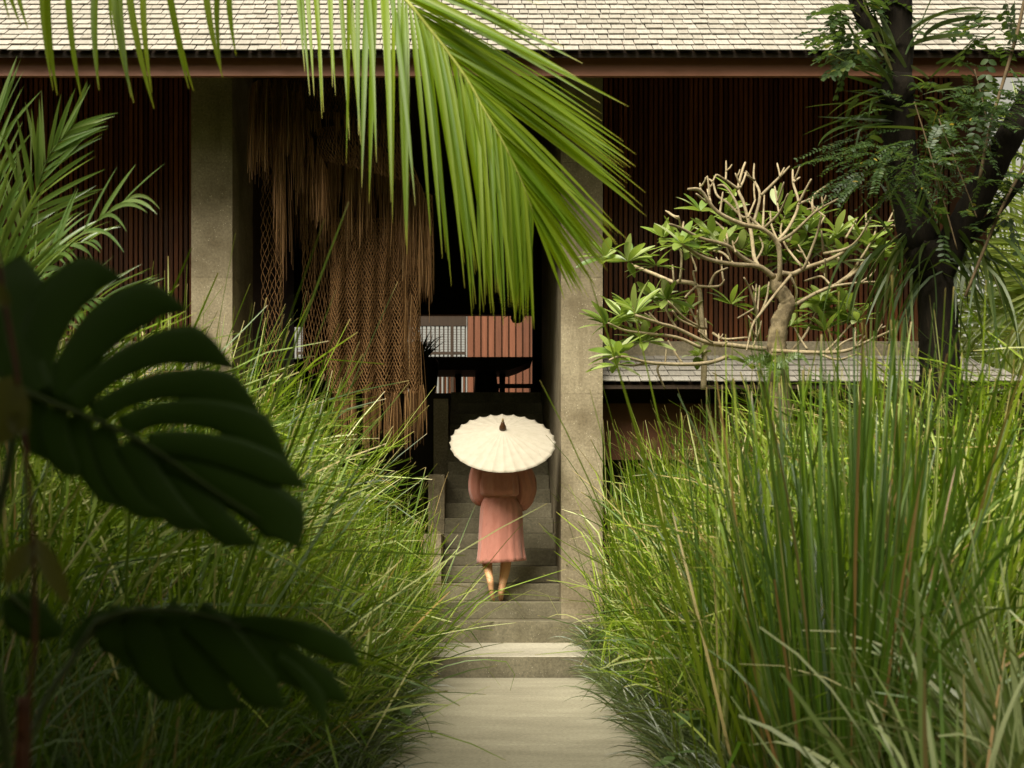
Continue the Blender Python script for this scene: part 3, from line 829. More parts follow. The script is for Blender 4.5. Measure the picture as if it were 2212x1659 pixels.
# blades leaning out over the path on the right flank of this mass
for Y in np.linspace(6.4, 13.0, 34):
    x = -.80 - rng.random() * .35
    hh = rng.uniform(.9, 1.5)
    clump_grass(q, x, Y, 85, hh * .5, hh * 1.12, 1.0, .16, (.006, .013), .1, azc=rng.uniform(-.5, .5), azs=.9, arch=.7)
lodged(q, 5200, -.50, -2.9, 5.8, 13.0, 0.15)
for x, Y in ((-.62, 12.9), (-.66, 12.5), (-.70, 12.1), (-.66, 11.7), (-.72, 11.2), (-.75, 10.7)):
    clump_grass(q, x, Y, 110, .7, 1.75, 1.0, .15, (.006, .013), .4, .2, .9, arch=.8)
for x, Y in ((-.72, 12.9), (-.9, 12.5), (-.78, 12.0), (-1.0, 11.6), (-.85, 11.1), (-1.05, 10.6), (-1.15, 12.8), (-.8, 10.2)):
    clump_grass(q, x, Y, 130, 1.1, 1.9, .6, .2, (.006, .013), .45, arch=.9)
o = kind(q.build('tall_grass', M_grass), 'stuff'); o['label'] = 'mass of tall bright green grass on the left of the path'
# right mass
q = QB()
for _ in range(230):
    Y = rng.uniform(5.8, 12.9); x = 1.18 + rng.random() ** 1.1 * 5.2
    if x > Wx(2360, Y): continue
    d = x - .95
    hh = 1.30 + .55 * float(smooth(.0, .8, d))
    if Y > 10: hh *= 1.08
    clump_grass(q, x, Y, 58, hh * .7, hh * 1.12, .66, .17, (.008, .017), .38, arch=.7)
for Y in np.linspace(6.6, 12.9, 30):
    x = 1.2 + rng.random() * .3
    hh = rng.uniform(.8, 1.4)
    clump_grass(q, x, Y, 50, hh * .6, hh * 1.1, .5, .14, (.006, .013), .25, azc=math.pi + rng.uniform(-.5, .5), azs=1.2, arch=.6)
lodged(q, 2600, 1.0, 4.2, 6.5, 13.0, math.pi)
for x, Y in ((1.35, 12.9), (1.5, 12.5), (1.3, 12.0), (1.7, 12.8), (1.45, 11.4), (2.0, 12.6), (2.4, 12.8), (2.9, 12.7), (3.4, 12.8), (1.25, 12.7), (1.4, 12.2), (1.8, 12.3), (2.2, 12.0), (1.3, 11.3)):
    clump_grass(q, x, Y, 130, 1.4, 2.3, .55, .2, (.007, .014), .4, arch=.9)
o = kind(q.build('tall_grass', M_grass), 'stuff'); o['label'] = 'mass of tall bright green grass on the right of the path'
# understorey on the lower left, near the camera, its shade painted into the blades
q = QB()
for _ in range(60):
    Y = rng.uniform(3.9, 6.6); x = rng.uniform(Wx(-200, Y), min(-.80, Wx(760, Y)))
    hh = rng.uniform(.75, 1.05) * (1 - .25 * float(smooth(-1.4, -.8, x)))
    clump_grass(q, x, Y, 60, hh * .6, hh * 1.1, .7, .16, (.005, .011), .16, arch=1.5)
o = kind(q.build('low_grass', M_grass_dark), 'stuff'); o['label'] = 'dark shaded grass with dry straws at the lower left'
# border grass along both path edges
for sx, x0 in ((-1, -.58), (1, .98)):
    q = QB()
    n = 6500
    Y = 4.5 + 8.0 * rng.random(n); x = x0 + sx * (rng.random(n) ** 1.3 * .62) - sx * .04
    k = rng.integers(0, 420, n)                                   # gather into tufts
    cy_ = 4.5 + 8.0 * rng.random(420); cx_ = x0 + sx * (rng.random(420) ** 1.2 * .6 - .02)
    m_ = rng.random(n) < .8
    x = np.where(m_, cx_[k] + rng.normal(0, .035, n), x); Y = np.where(m_, cy_[k] + rng.normal(0, .035, n), Y)
    ok = ~((Y > 11.2) & (np.abs(x - .2) < .62)) & (Y < 12.9)
    x, Y = x[ok], Y[ok]; n = len(x)
    bs = np.stack([x, Y, ground_h(x, Y) - .01 + np.where((Y > 11.65) & (np.abs(x - .2) < 1.5), .17, 0)], 1)
    az = (0 if sx < 0 else math.pi) + rng.normal(0, 1.3, n)
    th0 = rng.uniform(.1, .8, n)
    q.add(blades(bs, az, th0, th0 + rng.uniform(.6, 1.7, n), rng.uniform(.22, .48, n), rng.uniform(.006, .011, n), 6, 1.3, tip=.1))
    o = kind(q.build('border_grass', M_mondo), 'stuff')
    o['label'] = 'low dark mondo grass along the %s edge of the path' % ('left' if sx < 0 else 'right')

# clumps that stand out one by one
def clump(label, qx, Y, mat, n, h, lean, spread, w, arch, kink=.08, azc=None, azs=3.2, lean0=.02, stiff=1.6, grp=None):
    x = Wx(qx, Y)
    t_ = thing('grass_clump', label, 'grass clump', (x, Y, float(ground_h(x, Y))), grp)
    q = QB(); clump_grass(q, x, Y, n, h * .72, h * 1.05, lean, spread, w, kink, azc, azs, stiff, arch, lean0)
    q.build('blades', mat, t_)
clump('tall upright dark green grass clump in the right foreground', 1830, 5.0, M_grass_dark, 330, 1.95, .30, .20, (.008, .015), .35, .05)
clump('broad pale grass clump arching over in the bottom right corner', 2080, 4.0, M_pale, 120, 1.15, .75, .16, (.012, .021), 2.1, .03, azc=2.7, azs=1.1)
clump('pale weeping grass clump at the right edge of the picture', 2290, 4.6, M_pale, 170, 1.15, .55, .18, (.010, .016), 1.9, .05, azc=2.9, azs=.9)
clump('slim upright grass clump rising before the pale lean-to roof', 1560, 6.2, M_grass, 160, 2.05, .26, .16, (.007, .013), .3, .04)
clump('grass clump with long blades reaching across the stone pillar', 330, 6.3, M_grass, 150, 2.75, .75, .2, (.008, .013), .7, .2, azc=.2, azs=.6, lean0=.35)
clump('sparse tall stiff grass blades standing above the right grass mass', 1760, 5.4, M_grass, 60, 2.25, .30, .30, (.012, .02), .12, .05)
clump('sparse tall grass blades beside the dark forked trunk', 1985, 5.6, M_grass, 46, 2.0, .24, .26, (.011, .018), .12, .05)
clump('long wide grass blades rising left of the net and across the left pillar', 240, 5.2, M_grass, 46, 2.45, .55, .2, (.010, .017), .5, .2, azc=.15, azs=.45, lean0=.28)
# ------------------------------------------------------------------ palms
M_coco = leaf_mat('coconut_leaflet', [(0, (.11, .20, .008)), (.5, (.18, .28, .012)), (1, (.26, .34, .02))], (.66, .84, .01), .52, .46, .28, (.42, .36, .04), .90)
M_areca = leaf_mat('areca_leaflet', [(0, (.05, .11, .014)), (.6, (.10, .17, .03)), (1, (.17, .22, .07))], (.34, .46, .06), .36, .30, .65)
M_bgpalm = leaf_mat('sunny_palm_leaflet', [(0, (.16, .24, .02)), (.6, (.27, .35, .04)), (1, (.38, .43, .09))], (.55, .66, .12), .48, .4, .5)
M_rachis = plain_mat('rachis', (.32, .34, .07), .5, .4, .2, 30)
M_rachis_g = plain_mat('green_rachis', (.12, .17, .035), .5, .4, .2, 30)

def frond(parent, name, rach, n, Ll, aL, aR, nrm, wid, droop=(.25, .1), lift=.15, mat=None, rmat=None, r0=.012, jit=.06, fold=.35, skip=0.0, prof=None, Lr=None, sweep=0.0, two=0.0):
    """a palm frond: a tapering rachis with leaflets on both sides; aL/aR = (base, tip) leaflet angles from the rachis"""
    P = spline(rach, 10); m = len(P)
    b = MB(); b.tube(P, list(np.linspace(r0, r0 * .25, m)), 7)
    Pn = np.array([tuple(p) for p in P]); Tn = norm(np.gradient(Pn, axis=0)); nv = norm(np.array([tuple(nrm)]))
    q = QB()
    for s, (a0, a1), Lx in ((1, aL, Ll), (-1, aR, Lr or Ll)):
        u = np.sort((np.arange(n) + .5 + rng.uniform(-.25, .25, n)) / n) * .985 + .01
        if skip: u = u[rng.random(n) > skip]
        k = len(u)
        pos = np.stack([np.interp(u * (m - 1), np.arange(m), Pn[:, c]) for c in range(3)], 1)
        T = norm(np.stack([np.interp(u * (m - 1), np.arange(m), Tn[:, c]) for c in range(3)], 1))
        N_v = norm(nv - T * np.sum(nv * T, 1, keepdims=True)); B = np.cross(N_v, T) * s
        a = np.radians(a0 + (a1 - a0) * u) + rng.normal(0, jit, k)
        lf = lift + rng.normal(0, .07, k) + (rng.random(k) < two) * .45
        D = norm(T * np.cos(a)[:, None] + B * np.sin(a)[:, None] + N_v * lf[:, None])
        L = Lx * (prof(u) if prof else (.55 + .45 * np.sin(np.pi * np.clip(u * .8 + .18, 0, 1)))) * rng.uniform(.88, 1.06, k)
        t = np.linspace(0, 1, 10)[None, :, None]
        g = (droop[0 if s > 0 else 1] * rng.uniform(.7, 1.35, k))[:, None, None]
        C = pos[:, None] + D[:, None] * (L[:, None, None] * t) + np.array([0, 0, -1.]) * (L[:, None, None] * g * t ** 2.0)
        # keep the length while drooping
        C = pos[:, None] + np.concatenate([np.zeros((k, 1, 3)), np.cumsum(norm(np.diff(C, axis=1)) * (L / 9)[:, None, None], 1)], 1)
        Tt = norm(np.gradient(C, axis=1))
        ref = norm(N_v[:, None] + rng.normal(0, .35, (k, 1, 3)))
        side = norm(np.cross(Tt, np.broadcast_to(ref, Tt.shape)))
        tt = np.linspace(0, 1, 10)[None]
        w = wid * ((1.05 - .4 * u) * rng.uniform(.85, 1.1, k))[:, None] * np.clip(.35 + tt * 4, 0, 1) * np.clip((1 - tt ** 3.0), .05, 1)
        q.add(ribbons(C, side, w, fold))
    o = q.build(name, mat, parent)
    b.build('rachis', rmat or M_rachis, o if parent is not None else None, smoothed=True)
    return o

# the big coconut frond hanging into the picture
cp = thing('palm_frond', 'large bright green coconut frond hanging down before the entrance', 'palm frond', tuple(W(877, 0, 6.2)))
YP = 6.2
rach = [W(560, -330, YP + .5), W(700, -190, YP + .3), W(800, -88, YP + .12), W(877, 0, YP), W(924, 58, YP), W(967, 112, YP), W(1014, 180, YP), W(1043, 232, YP), W(1077, 290, YP), W(1111, 356, YP + .02), W(1140, 425, YP + .05), W(1152, 462, YP + .07)]
frond(cp, 'leaflets', rach, 84, 1.05, (24, 12), (28, 25), Vector((.1, -1, .25)), .027, (.06, .5), .06, M_coco, M_rachis, .011, .05, .35,
      prof=lambda u: 1.02 - .66 * np.clip((u - .42) / .58, 0, 1) ** 1.1, Lr=1.16)
# a second frond, only its leaflet tips reach down into the frame on the left
cp2 = thing('palm_frond', 'hanging tips of a second coconut frond across the roof at upper left', 'palm frond', tuple(W(200, -160, 5.2)))
q = QB(); tips = [(45, 55), (60, 62), (115, 195), (124, 205), (176, 214), (214, 195), (289, 222), (283, 210), (333, 235), (328, 200), (408, 192), (418, 196), (481, 168), (478, 150), (510, 120), (20, 40), (250, 110)]
tops = [(8, -150), (30, -150), (92, -150), (110, -150), (150, -150), (222, -150), (238, -150), (262, -150), (268, -150), (318, -150), (360, -150), (352, -150), (440, -150), (492, -150), (505, -150), (5, -150), (246, -150)]
A = np.array([tuple(W(x, y, 5.2 + random.uniform(-.1, .1))) for x, y in tops]); B = np.array([tuple(W(x, y, 5.15)) for x, y in tips])
t = np.linspace(0, 1, 10)[None, :, None]
C = A[:, None] + (B - A)[:, None] * t + np.array([-.05, 0, 0.03]) * (t * (1 - t)) * 2
sd = norm(np.stack([np.cos(rng.normal(0, .5, len(A))), np.sin(rng.normal(0, .7, len(A))), np.zeros(len(A))], 1))
q.add(ribbons(C, np.broadcast_to(sd[:, None], C.shape), .028 * np.clip(1 - np.linspace(0, 1, 10)[None] ** 4, .12, 1) * np.ones((len(A), 1)), .3))
q.build('leaflets', M_coco, cp2)
b = MB(); b.tube([W(-60, -190, 5.2), W(150, -150, 5.2), W(350, -150, 5.2), W(520, -165, 5.2)], [.012, .011, .009, .006], 7); b.build('rachis', M_rachis, cp2, smoothed=True)

# the areca palm at the left edge
ar = thing('palm_plant', 'bushy areca palm with pale feathered fronds at the left edge', 'palm', (Wx(-40, 7.4), 7.4, .2))
def fr(pts, Y, n, L, aL, aR, nr=(0, -1, .3), wid=.030, dr=(.12, .12), lift=.2, **k):
    return frond(ar, 'frond', [W(x, y, Y + dy) for x, y, dy in pts], n, L, aL, aR, Vector(nr), wid, dr, lift, M_areca, M_rachis_g, .009, .07, .3, **k)
fr([(20, 720, 0), (40, 560, -.05), (72, 440, -.1), (105, 340, -.15), (160, 268, -.2)], 7.3, 26, .42, (30, 12), (44, 22), nr=(.3, -1, .2), lift=.12)
fr([(-60, 700, 0), (-45, 500, .05), (-25, 350, .05), (-5, 230, .05)], 7.6, 26, .55, (38, 22), (40, 22), nr=(-.4, -1, .4))
fr([(20, 690, 0), (90, 590, -.1), (160, 520, -.2), (240, 455, -.3), (285, 425, -.35)], 7.2, 13, .42, (30, 14), (34, 16), dr=(.1, .5), skip=.25, nr=(0, -.8, .6))
fr([(-20, 700, .1), (40, 600, .1), (110, 540, 0), (200, 520, -.1)], 7.6, 16, .36, (45, 26), (45, 26), dr=(.2, .3), nr=(0, -.7, .7))
fr([(30, 760, .1), (20, 640, 0), (-5, 520, -.1), (-30, 420, -.2)], 7.0, 24, .45, (45, 22), (45, 22), nr=(.3, -1, .2))
fr([(0, 780, .1), (90, 690, 0), (190, 650, -.1), (280, 640, -.2)], 7.1, 18, .36, (45, 26), (45, 26), dr=(.15, .4), nr=(0, -.7, .7))
b = MB()
for k in range(7):
    x = ar.location.x + random.uniform(-.12, .12); y = 7.4 + random.uniform(-.15, .15)
    b.tube([(x, y, .2), (x + random.uniform(-.03, .1), y, 1.4), (x + random.uniform(0, .2), y, 2.35)], [.02, .017, .012], 7)
b.build('stems', M_rachis_g, ar, smoothed=True)

# palms beyond the building on the right
def bgpalm(label, base, fronds, Y, L, wid, n=26):
    p = thing('coconut_palm', label, 'palm tree', tuple(base), 'sunlit palms beyond the pavilion')
    b = MB(); c0 = W(*fronds[0][0], Y)
    b.tube(spline([Vector((base[0], base[1], -.1)), Vector(base) + Vector((.1, 0, 1.5)), c0], 6), list(np.linspace(.16, .10, 13)), 10); b.build('trunk', M_bark_p, p, smoothed=True)
    for f in fronds:
        frond(p, 'frond', [W(x, y, Y + i * .1) for i, (x, y) in enumerate(f)], n, L, (68, 30), (68, 30), Vector((.15, -1, .35)), wid, (.18, .18), .1, M_bgpalm, M_rachis, .02)
    return p
M_bark_p = plain_mat('palm_bark', (.16, .125, .08), .9, .2, .35, 12)
bgpalm('sunlit coconut palm with fanned fronds beyond the pavilion wall', (Wx(2300, 17), 17, 0),
       [[(2290, 640), (2230, 590), (2160, 540), (2090, 500), (2040, 490)], [(2290, 640), (2250, 500), (2190, 400), (2120, 350)], [(2290, 640), (2260, 560), (2210, 500), (2150, 470)], [(2290, 640), (2240, 660), (2170, 660), (2100, 680)], [(2290, 640), (2290, 450), (2260, 330), (2200, 250)], [(2290, 640), (2210, 700), (2140, 760), (2090, 800)], [(2290, 640), (2330, 480), (2380, 380)]], 17.0, .95, .05)
bgpalm('second sunlit palm low behind the lean-to roof corner', (Wx(2200, 20), 20, 0),
       [[(2220, 770), (2170, 690), (2110, 640), (2060, 620)], [(2220, 770), (2220, 640), (2190, 560), (2140, 530)], [(2220, 770), (2150, 760), (2090, 770), (2050, 790)], [(2220, 770), (2260, 660), (2310, 600)], [(2220, 770), (2190, 820), (2130, 850)]], 20.0, 1.1, .055)

# ------------------------------------------------------------------ frangipani
M_fr_bark = stone_mat('frangipani_bark', (.22, .165, .085), (.40, .325, .20), (.30, .24, .14), .8, 7, None, .2, 90)
M_fr_trunk = stone_mat('frangipani_trunk', (.06, .042, .018), (.30, .235, .13), (.44, .38, .26), .85, 12, None, .5, 60)
M_fr_leaf = leaf_mat('frangipani_leaf', [(0, (.09, .17, .02)), (.45, (.20, .30, .04)), (.75, (.31, .39, .10)), (1, (.46, .50, .27))], (.45, .60, .06), .34, .4, .7)
YFR = 11.3
fg = thing('frangipani_tree', 'frangipani tree with bare forking pale branches and tufts of fresh leaves', 'tree', (Wx(1683, YFR), YFR, .25))
def Fq(cx, cy, dy=0): return W(1283 + cx * .32, 309.7 + cy * .32, YFR + dy)
b = MB()
b.tube(spline([Vector((Wx(1683, YFR) + .02, YFR, .1)), Fq(1250, 1659), Fq(1240, 1450), Fq(1235, 1340), Fq(1255, 1210), Fq(1300, 1100), Fq(1290, 1040), Fq(1235, 960), Fq(1232, 885)], 5),
       list(np.concatenate([np.linspace(.095, .074, 15), np.linspace(.074, .055, 18), np.linspace(.055, .042, 8)])), 14, rnd=.13)
b.build('trunk', M_fr_trunk, fg, smoothed=True)
BR = [  # polylines in branch-sheet points, start radius (mm), depth drift (m)
 ([(1215, 905), (1110, 830), (930, 815), (740, 770), (590, 680)], 30, -.35), ([(1110, 830), (1080, 760), (1060, 600), (1010, 400), (975, 310), (1000, 190), (1022, 128)], 22, .25),
 ([(975, 310), (900, 255), (830, 210)], 15, -.1), ([(985, 300), (1010, 250), (1028, 195)], 14, .1), ([(1110, 830), (1000, 770), (900, 690), (720, 640), (590, 575), (510, 545)], 24, -.55), ([(590, 575), (570, 490)], 14, -.1), ([(600, 575), (605, 530)], 13, .1),
 ([(1240, 930), (1255, 860), (1240, 680), (1140, 580), (1000, 545), (830, 460), (720, 320), (635, 310)], 28, -.5), ([(725, 340), (715, 268)], 13, 0), ([(760, 400), (690, 340)], 13, -.1), ([(850, 470), (870, 330)], 13, .2), ([(790, 400), (765, 310)], 12, .1), ([(780, 370), (780, 280)], 11, .15),
 ([(1140, 580), (1050, 500), (1000, 495), (900, 400), (830, 350), (800, 260), (750, 235)], 16, .3), ([(800, 260), (825, 210)], 8, .05), ([(1040, 500), (1090, 380)], 13, .1), ([(1140, 580), (1250, 470), (1310, 340)], 17, -.3), ([(1250, 480), (1220, 290)], 12, .2), ([(1140, 580), (1150, 350)], 15, .2),
 ([(1240, 670), (1350, 600), (1500, 460), (1660, 370)], 20, -.3), ([(1480, 470), (1480, 360), (1585, 275)], 15, .1), ([(1500, 460), (1515, 425)], 12, 0), ([(1240, 660), (1320, 560), (1380, 410), (1345, 270), (1342, 178)], 20, .35), ([(1380, 410), (1450, 380), (1525, 350)], 14, .1), ([(1385, 400), (1425, 320), (1468, 240)], 15, -.1), ([(1345, 260), (1370, 210)], 9, .1), ([(1350, 260), (1390, 230)], 8, .1),
 ([(1060, 600), (1120, 360), (1080, 240), (1082, 138)], 18, .5), ([(1130, 350), (1260, 220), (1320, 155)], 17, .2), ([(1255, 225), (1285, 165)], 11, .1), ([(1085, 250), (1030, 215)], 11, -.1),
 ([(1270, 875), (1340, 882), (1430, 840), (1620, 770), (1780, 660), (1845, 550)], 27, .25), ([(1410, 855), (1440, 790), (1510, 600), (1535, 480)], 18, -.2), ([(1550, 745), (1535, 590)], 14, -.1), ([(1550, 745), (1700, 712), (1790, 640), (1870, 500)], 17, -.3), ([(1520, 560), (1560, 490)], 12, .1), ([(1700, 640), (1740, 570), (1775, 510)], 13, .1),
 ([(1340, 1100), (1500, 1010), (1640, 950), (1760, 870), (1850, 770), (1920, 730)], 22, .3), ([(1500, 1010), (1620, 965), (1800, 940), (1915, 935)], 17, .15), ([(1640, 950), (1750, 860), (1830, 720), (1980, 560)], 19, .4), ([(1960, 590), (2020, 550)], 10, .1), ([(1800, 780), (1880, 650), (1905, 570)], 12, .2), ([(1800, 940), (1870, 890), (1900, 850)], 11, .1),
 ([(1330, 890), (1230, 1010), (1130, 1140), (1070, 1230), (1030, 1400)], 17, -.5), ([(1110, 1180), (1090, 1100), (1050, 980), (1012, 905)], 15, -.2), ([(1125, 1150), (1165, 1050), (1182, 935)], 15, .1), ([(1100, 1190), (1118, 960)], 10, .1),
 ([(1160, 1390), (900, 1360), (750, 1340), (560, 1250), (440, 1215), (280, 1160)], 26, -.6), ([(720, 1380), (560, 1310), (330, 1280), (200, 1260), (95, 1212)], 18, -.5), ([(560, 1250), (500, 1150), (495, 1060)], 13, .1), ([(330, 1280), (280, 1190)], 12, -.1), ([(440, 1215), (370, 1140)], 12, .1),
 ([(900, 1440), (780, 1480), (600, 1492), (370, 1480), (190, 1440), (105, 1462)], 22, -.7), ([(370, 1480), (250, 1500), (130, 1480)], 13, -.1), ([(440, 1490), (430, 1540), (480, 1659)], 14, 0), ([(600, 1490), (540, 1400), (500, 1330)], 13, .1), ([(480, 1490), (490, 1380)], 12, .15),
 ([(740, 1659), (745, 1400), (730, 1240), (720, 1100), (700, 965), (580, 932), (540, 938), (400, 880), (230, 812)], 32, .5), ([(580, 935), (592, 760), (560, 690)], 14, .1), ([(700, 965), (780, 968), (850, 960), (882, 920)], 15, -.1), ([(690, 965), (640, 1012), (615, 1040)], 13, -.2), ([(780, 965), (820, 880), (905, 840)], 17, -.1), ([(690, 960), (670, 870), (690, 860), (675, 800)], 11, .1), ([(540, 938), (530, 820)], 11, .1),
 ([(1200, 1400), (1500, 1412), (1700, 1400), (1850, 1335), (2040, 1250)], 22, -.4), ([(1500, 1412), (1640, 1460), (1780, 1420)], 15, -.2), ([(1330, 1400), (1420, 1300), (1480, 1180), (1530, 1080)], 16, .3), ([(1440, 1390), (1400, 1330), (1350, 1240)], 13, .1), ([(1560, 1410), (1640, 1330), (1770, 1180)], 15, .2), ([(1620, 1400), (1690, 1340), (1815, 1290)], 13, .1), ([(1750, 1390), (1830, 1300)], 12, .1),
 ([(740, 1250), (620, 1185), (500, 1065)], 15, -.3), ([(700, 1245), (580, 1190), (530, 1130)], 13, -.2), ([(720, 1250), (640, 1100), (620, 1070)], 12, .2), ([(760, 1250), (752, 1180)], 11, 0), ([(800, 1280), (880, 1320), (1040, 1310)], 14, -.1), ([(740, 1350), (860, 1370), (900, 1340)], 14, -.3),
 ([(1060, 1400), (1110, 1280), (1130, 1200)], 12, .3), ([(1320, 880), (1370, 1000), (1350, 1090)], 14, .1), ([(1260, 700), (1200, 560), (1190, 460)], 13, .3), ([(1400, 830), (1300, 700), (1260, 590), (1290, 490)], 14, .4), ([(1090, 800), (1140, 700), (1110, 620)], 12, .35), ([(940, 810), (870, 740), (780, 720), (720, 700)], 13, .3), ([(1650, 770), (1660, 860)], 10, .1), ([(1560, 780), (1570, 950)], 9, .2), ([(1600, 960), (1540, 900), (1480, 910), (1420, 930)], 12, .25), ([(1840, 600), (1835, 470)], 6, 0), ([(970, 1180), (1090, 1110)], 9, .2), ([(900, 700), (890, 600), (810, 520)], 15, .2), ([(1000, 560), (960, 400), (885, 290), (835, 285)], 14, .15)]
tipsP = []
bb = MB()
for pl_, r0, dz in BR:
    r0 = r0 / 1000 * .78; n = len(pl_)
    off = math.hypot(*(np.array(pl_[0]) - np.array((1240, 1000)))) / 900 * dz * .6
    P = spline([Fq(x, y, off + dz * (i / (n - 1)) ** 1.2) for i, (x, y) in enumerate(pl_)], 5)
    r1 = max(.0078, r0 * .55)
    bb.tube(P, list(np.linspace(r0, r1, len(P) - 2)) + [r1 * 1.05, r1 * .75], 8, rnd=.06)
    tipsP.append((P[-1], (P[-1] - P[-3]).normalized()))
for _ in range(42):                                  # short upright twigs, most of them forked once
    pl_, r0, dz = BR[random.randrange(len(BR))]
    k = random.randrange(len(pl_) - 1); t = random.random(); x = pl_[k][0] + (pl_[k + 1][0] - pl_[k][0]) * t; y = pl_[k][1] + (pl_[k + 1][1] - pl_[k][1]) * t
    if y > 1420 or math.hypot(x - 1240, y - 960) < 160: continue
    off = math.hypot(x - 1240, y - 1000) / 900 * dz * .6 + dz * ((k + t) / (len(pl_) - 1)) ** 1.2
    a = math.radians(random.gauss(90 - (x - 1240) * .035, 24)); L = random.uniform(80, 170)
    x1, y1 = x + math.cos(a) * L, y - math.sin(a) * L
    d1 = random.uniform(-.15, .15)
    bb.tube(spline([Fq(x, y, off), Fq((x + x1) / 2 + random.uniform(-4, 4), (y + y1) / 2 + 8, off + d1 * .5), Fq(x1, y1, off + d1)], 4), list(np.linspace(.0085, .0072, 8)) + [.004], 7, rnd=.06)
    if random.random() < .6:
        a2 = a + random.choice([-1, 1]) * random.uniform(.5, .9); l2 = random.uniform(35, 80); s_ = random.uniform(.3, .7)
        bx, by = x + (x1 - x) * s_, y + (y1 - y) * s_
        bb.tube([Fq(bx, by, off + d1 * s_), Fq(bx + math.cos(a2) * l2 * .6, by - math.sin(a2) * l2 * .5, off + d1 * s_), Fq(bx + math.cos(a2) * l2 * .9, by - math.sin(a2) * l2, off + d1 * s_)], [.0075, .0072, .004], 7)
bb.build('branches', M_fr_bark, fg, smoothed=True)
CL = [(230, 800, 9, -.2), (560, 690, 10, -.1), (590, 680, 8, -.3), (640, 720, 9, .2), (720, 460, 8, .3), (960, 360, 5, .4), (1240, 430, 6, .4), (1290, 490, 9, .4), (1480, 520, 9, .3), (1640, 620, 7, .2), (1830, 700, 8, .2), (1680, 800, 9, .3), (1380, 700, 11, .3), (1000, 720, 7, .4), (280, 1150, 10, -.5), (495, 1060, 10, .1), (200, 1190, 9, -.3), (150, 1430, 9, -.6), (340, 1340, 9, -.3), (1530, 1070, 9, .2), (1690, 1110, 8, .2), (1775, 1200, 9, .2), (1560, 1270, 8, .2), (850, 700, 8, .2), (1440, 600, 9, .4), (1080, 1060, 6, .4), (1320, 1240, 5, .3), (880, 480, 8, .4), (1160, 760, 9, .4), (620, 1150, 7, .4), (780, 640, 8, .3), (1980, 560, 3, .4), (1920, 740, 6, .3), (1850, 780, 7, .3), (70, 770, 5, -.2), (420, 830, 6, -.1), (1750, 590, 7, .3), (1580, 700, 8, .4), (1310, 800, 7, .4), (930, 1090, 5, .3), (470, 640, 6, .1), (400, 1060, 8, .2), (90, 1230, 7, -.5), (150, 1500, 6, -.7), (1050, 1500, 4, .3), (700, 1440, 5, .2), (1500, 1150, 7, .3), (1700, 1220, 6, .3), (1180, 640, 6, .5), (1060, 640, 7, .5), (1340, 620, 7, .5), (1090, 130, 1, .3), (1030, 110, 1, .2), (930, 560, 7, .5), (1450, 700, 7, .5), (1250, 540, 7, .5), (900, 620, 6, .4)]
q = QB()
for cx, cy, n, dz in CL:
    if n < 3: continue
    n = int(n * (1.8 if cy > 560 else .95)); c0 = np.array(tuple(Fq(cx, cy, dz)))
    az = rng.uniform(0, 6.28, n); n2 = 0; el = rng.uniform(-.25, 1.0, n)
    D = np.stack([np.cos(az) * np.cos(el), np.sin(az) * np.cos(el) * .8, np.sin(el)], 1)
    Nn = np.stack([-.25 * np.cos(az), -.25 * np.sin(az) - .25, np.ones(n)], 1) + rng.normal(0, .25, (n, 3))
    q.add(leaves(c0 + D * .015, D, Nn, rng.uniform(.15, .27, n), rng.uniform(.05, .08, n), .18, .22, 7))
q.build('leaves', M_fr_leaf, fg)
# fern at the foot of the trunk
M_fern = leaf_mat('fern_leaf', [(0, (.06, .12, .014)), (1, (.14, .22, .035))], (.45, .6, .06), .4, .4, .4)
fe = thing('fern', 'small green sword fern growing at the foot of the frangipani trunk', 'fern', tuple(Fq(1200, 1500, -.12)))
for k, (pts) in enumerate([[(1200, 1480), (1175, 1440), (1155, 1400)], [(1200, 1480), (1140, 1430), (1120, 1500), (1115, 1600)], [(1210, 1470), (1180, 1520), (1170, 1640)], [(1240, 1480), (1290, 1500), (1310, 1580)], [(1210, 1480), (1240, 1560), (1230, 1680)], [(1180, 1480), (1060, 1450), (1000, 1520)], [(1230, 1480), (1380, 1430), (1460, 1500)]]):
    frond(fe, 'frond', [Fq(x, y, -.14 - .03 * i) for i, (x, y) in enumerate(pts)], 30, .055, (75, 60), (75, 60), Vector((.1, -1, .3)), .012, (.05, .05), .05, M_fern, M_rachis_g, .003, .05, 0, prof=lambda u: np.clip(1.1 - u, .15, 1))

# ------------------------------------------------------------------ the dark forked tree with its epiphytes
def bark_mat():
    m, nt, out = new_mat('dark_bark')
    n = noise_n(nt, 9, 8, .7, stretch=(2.5, 2.5, .6)); c = ramp(nt, [(.35, (.006, .004, .002)), (.62, (.014, .010, .005)), (.82, (.05, .036, .02))], n)
    p = principled(nt, c, .9, .2, bump(nt, n, .9, .02)); nt.links.new(p.outputs[0], out.inputs['Surface']); return m
M_bark = bark_mat()
YT2 = 9.0
dt = thing('forked_tree', 'dark forked tree trunk overgrown with epiphytes on the right', 'tree', (Wx(2035, YT2), YT2, .25))
b = MB(); b.tube(spline([Vector((Wx(2036, YT2), YT2, .1)), W(2032, 900, YT2), W(2030, 780, YT2), W(2026, 660, YT2), W(2018, 580, YT2), W(2000, 520, YT2 - .02)], 6), list(np.linspace(.135, .115, 25)) + [.12, .125, .12, .11, .1, .09], 14, rnd=.08)
b.build('trunk', M_bark, dt, smoothed=True)
b = MB(); b.tube(spline([W(2010, 600, YT2), W(1985, 520, YT2), W(1962, 430, YT2 + .05), W(1945, 330, YT2 + .05), W(1938, 220, YT2), W(1940, 100, YT2), W(1938, -60, YT2), W(1950, -420, YT2)], 6), list(np.linspace(.115, .085, 43)), 14, rnd=.08); b.build('limb', M_bark, dt, smoothed=True)
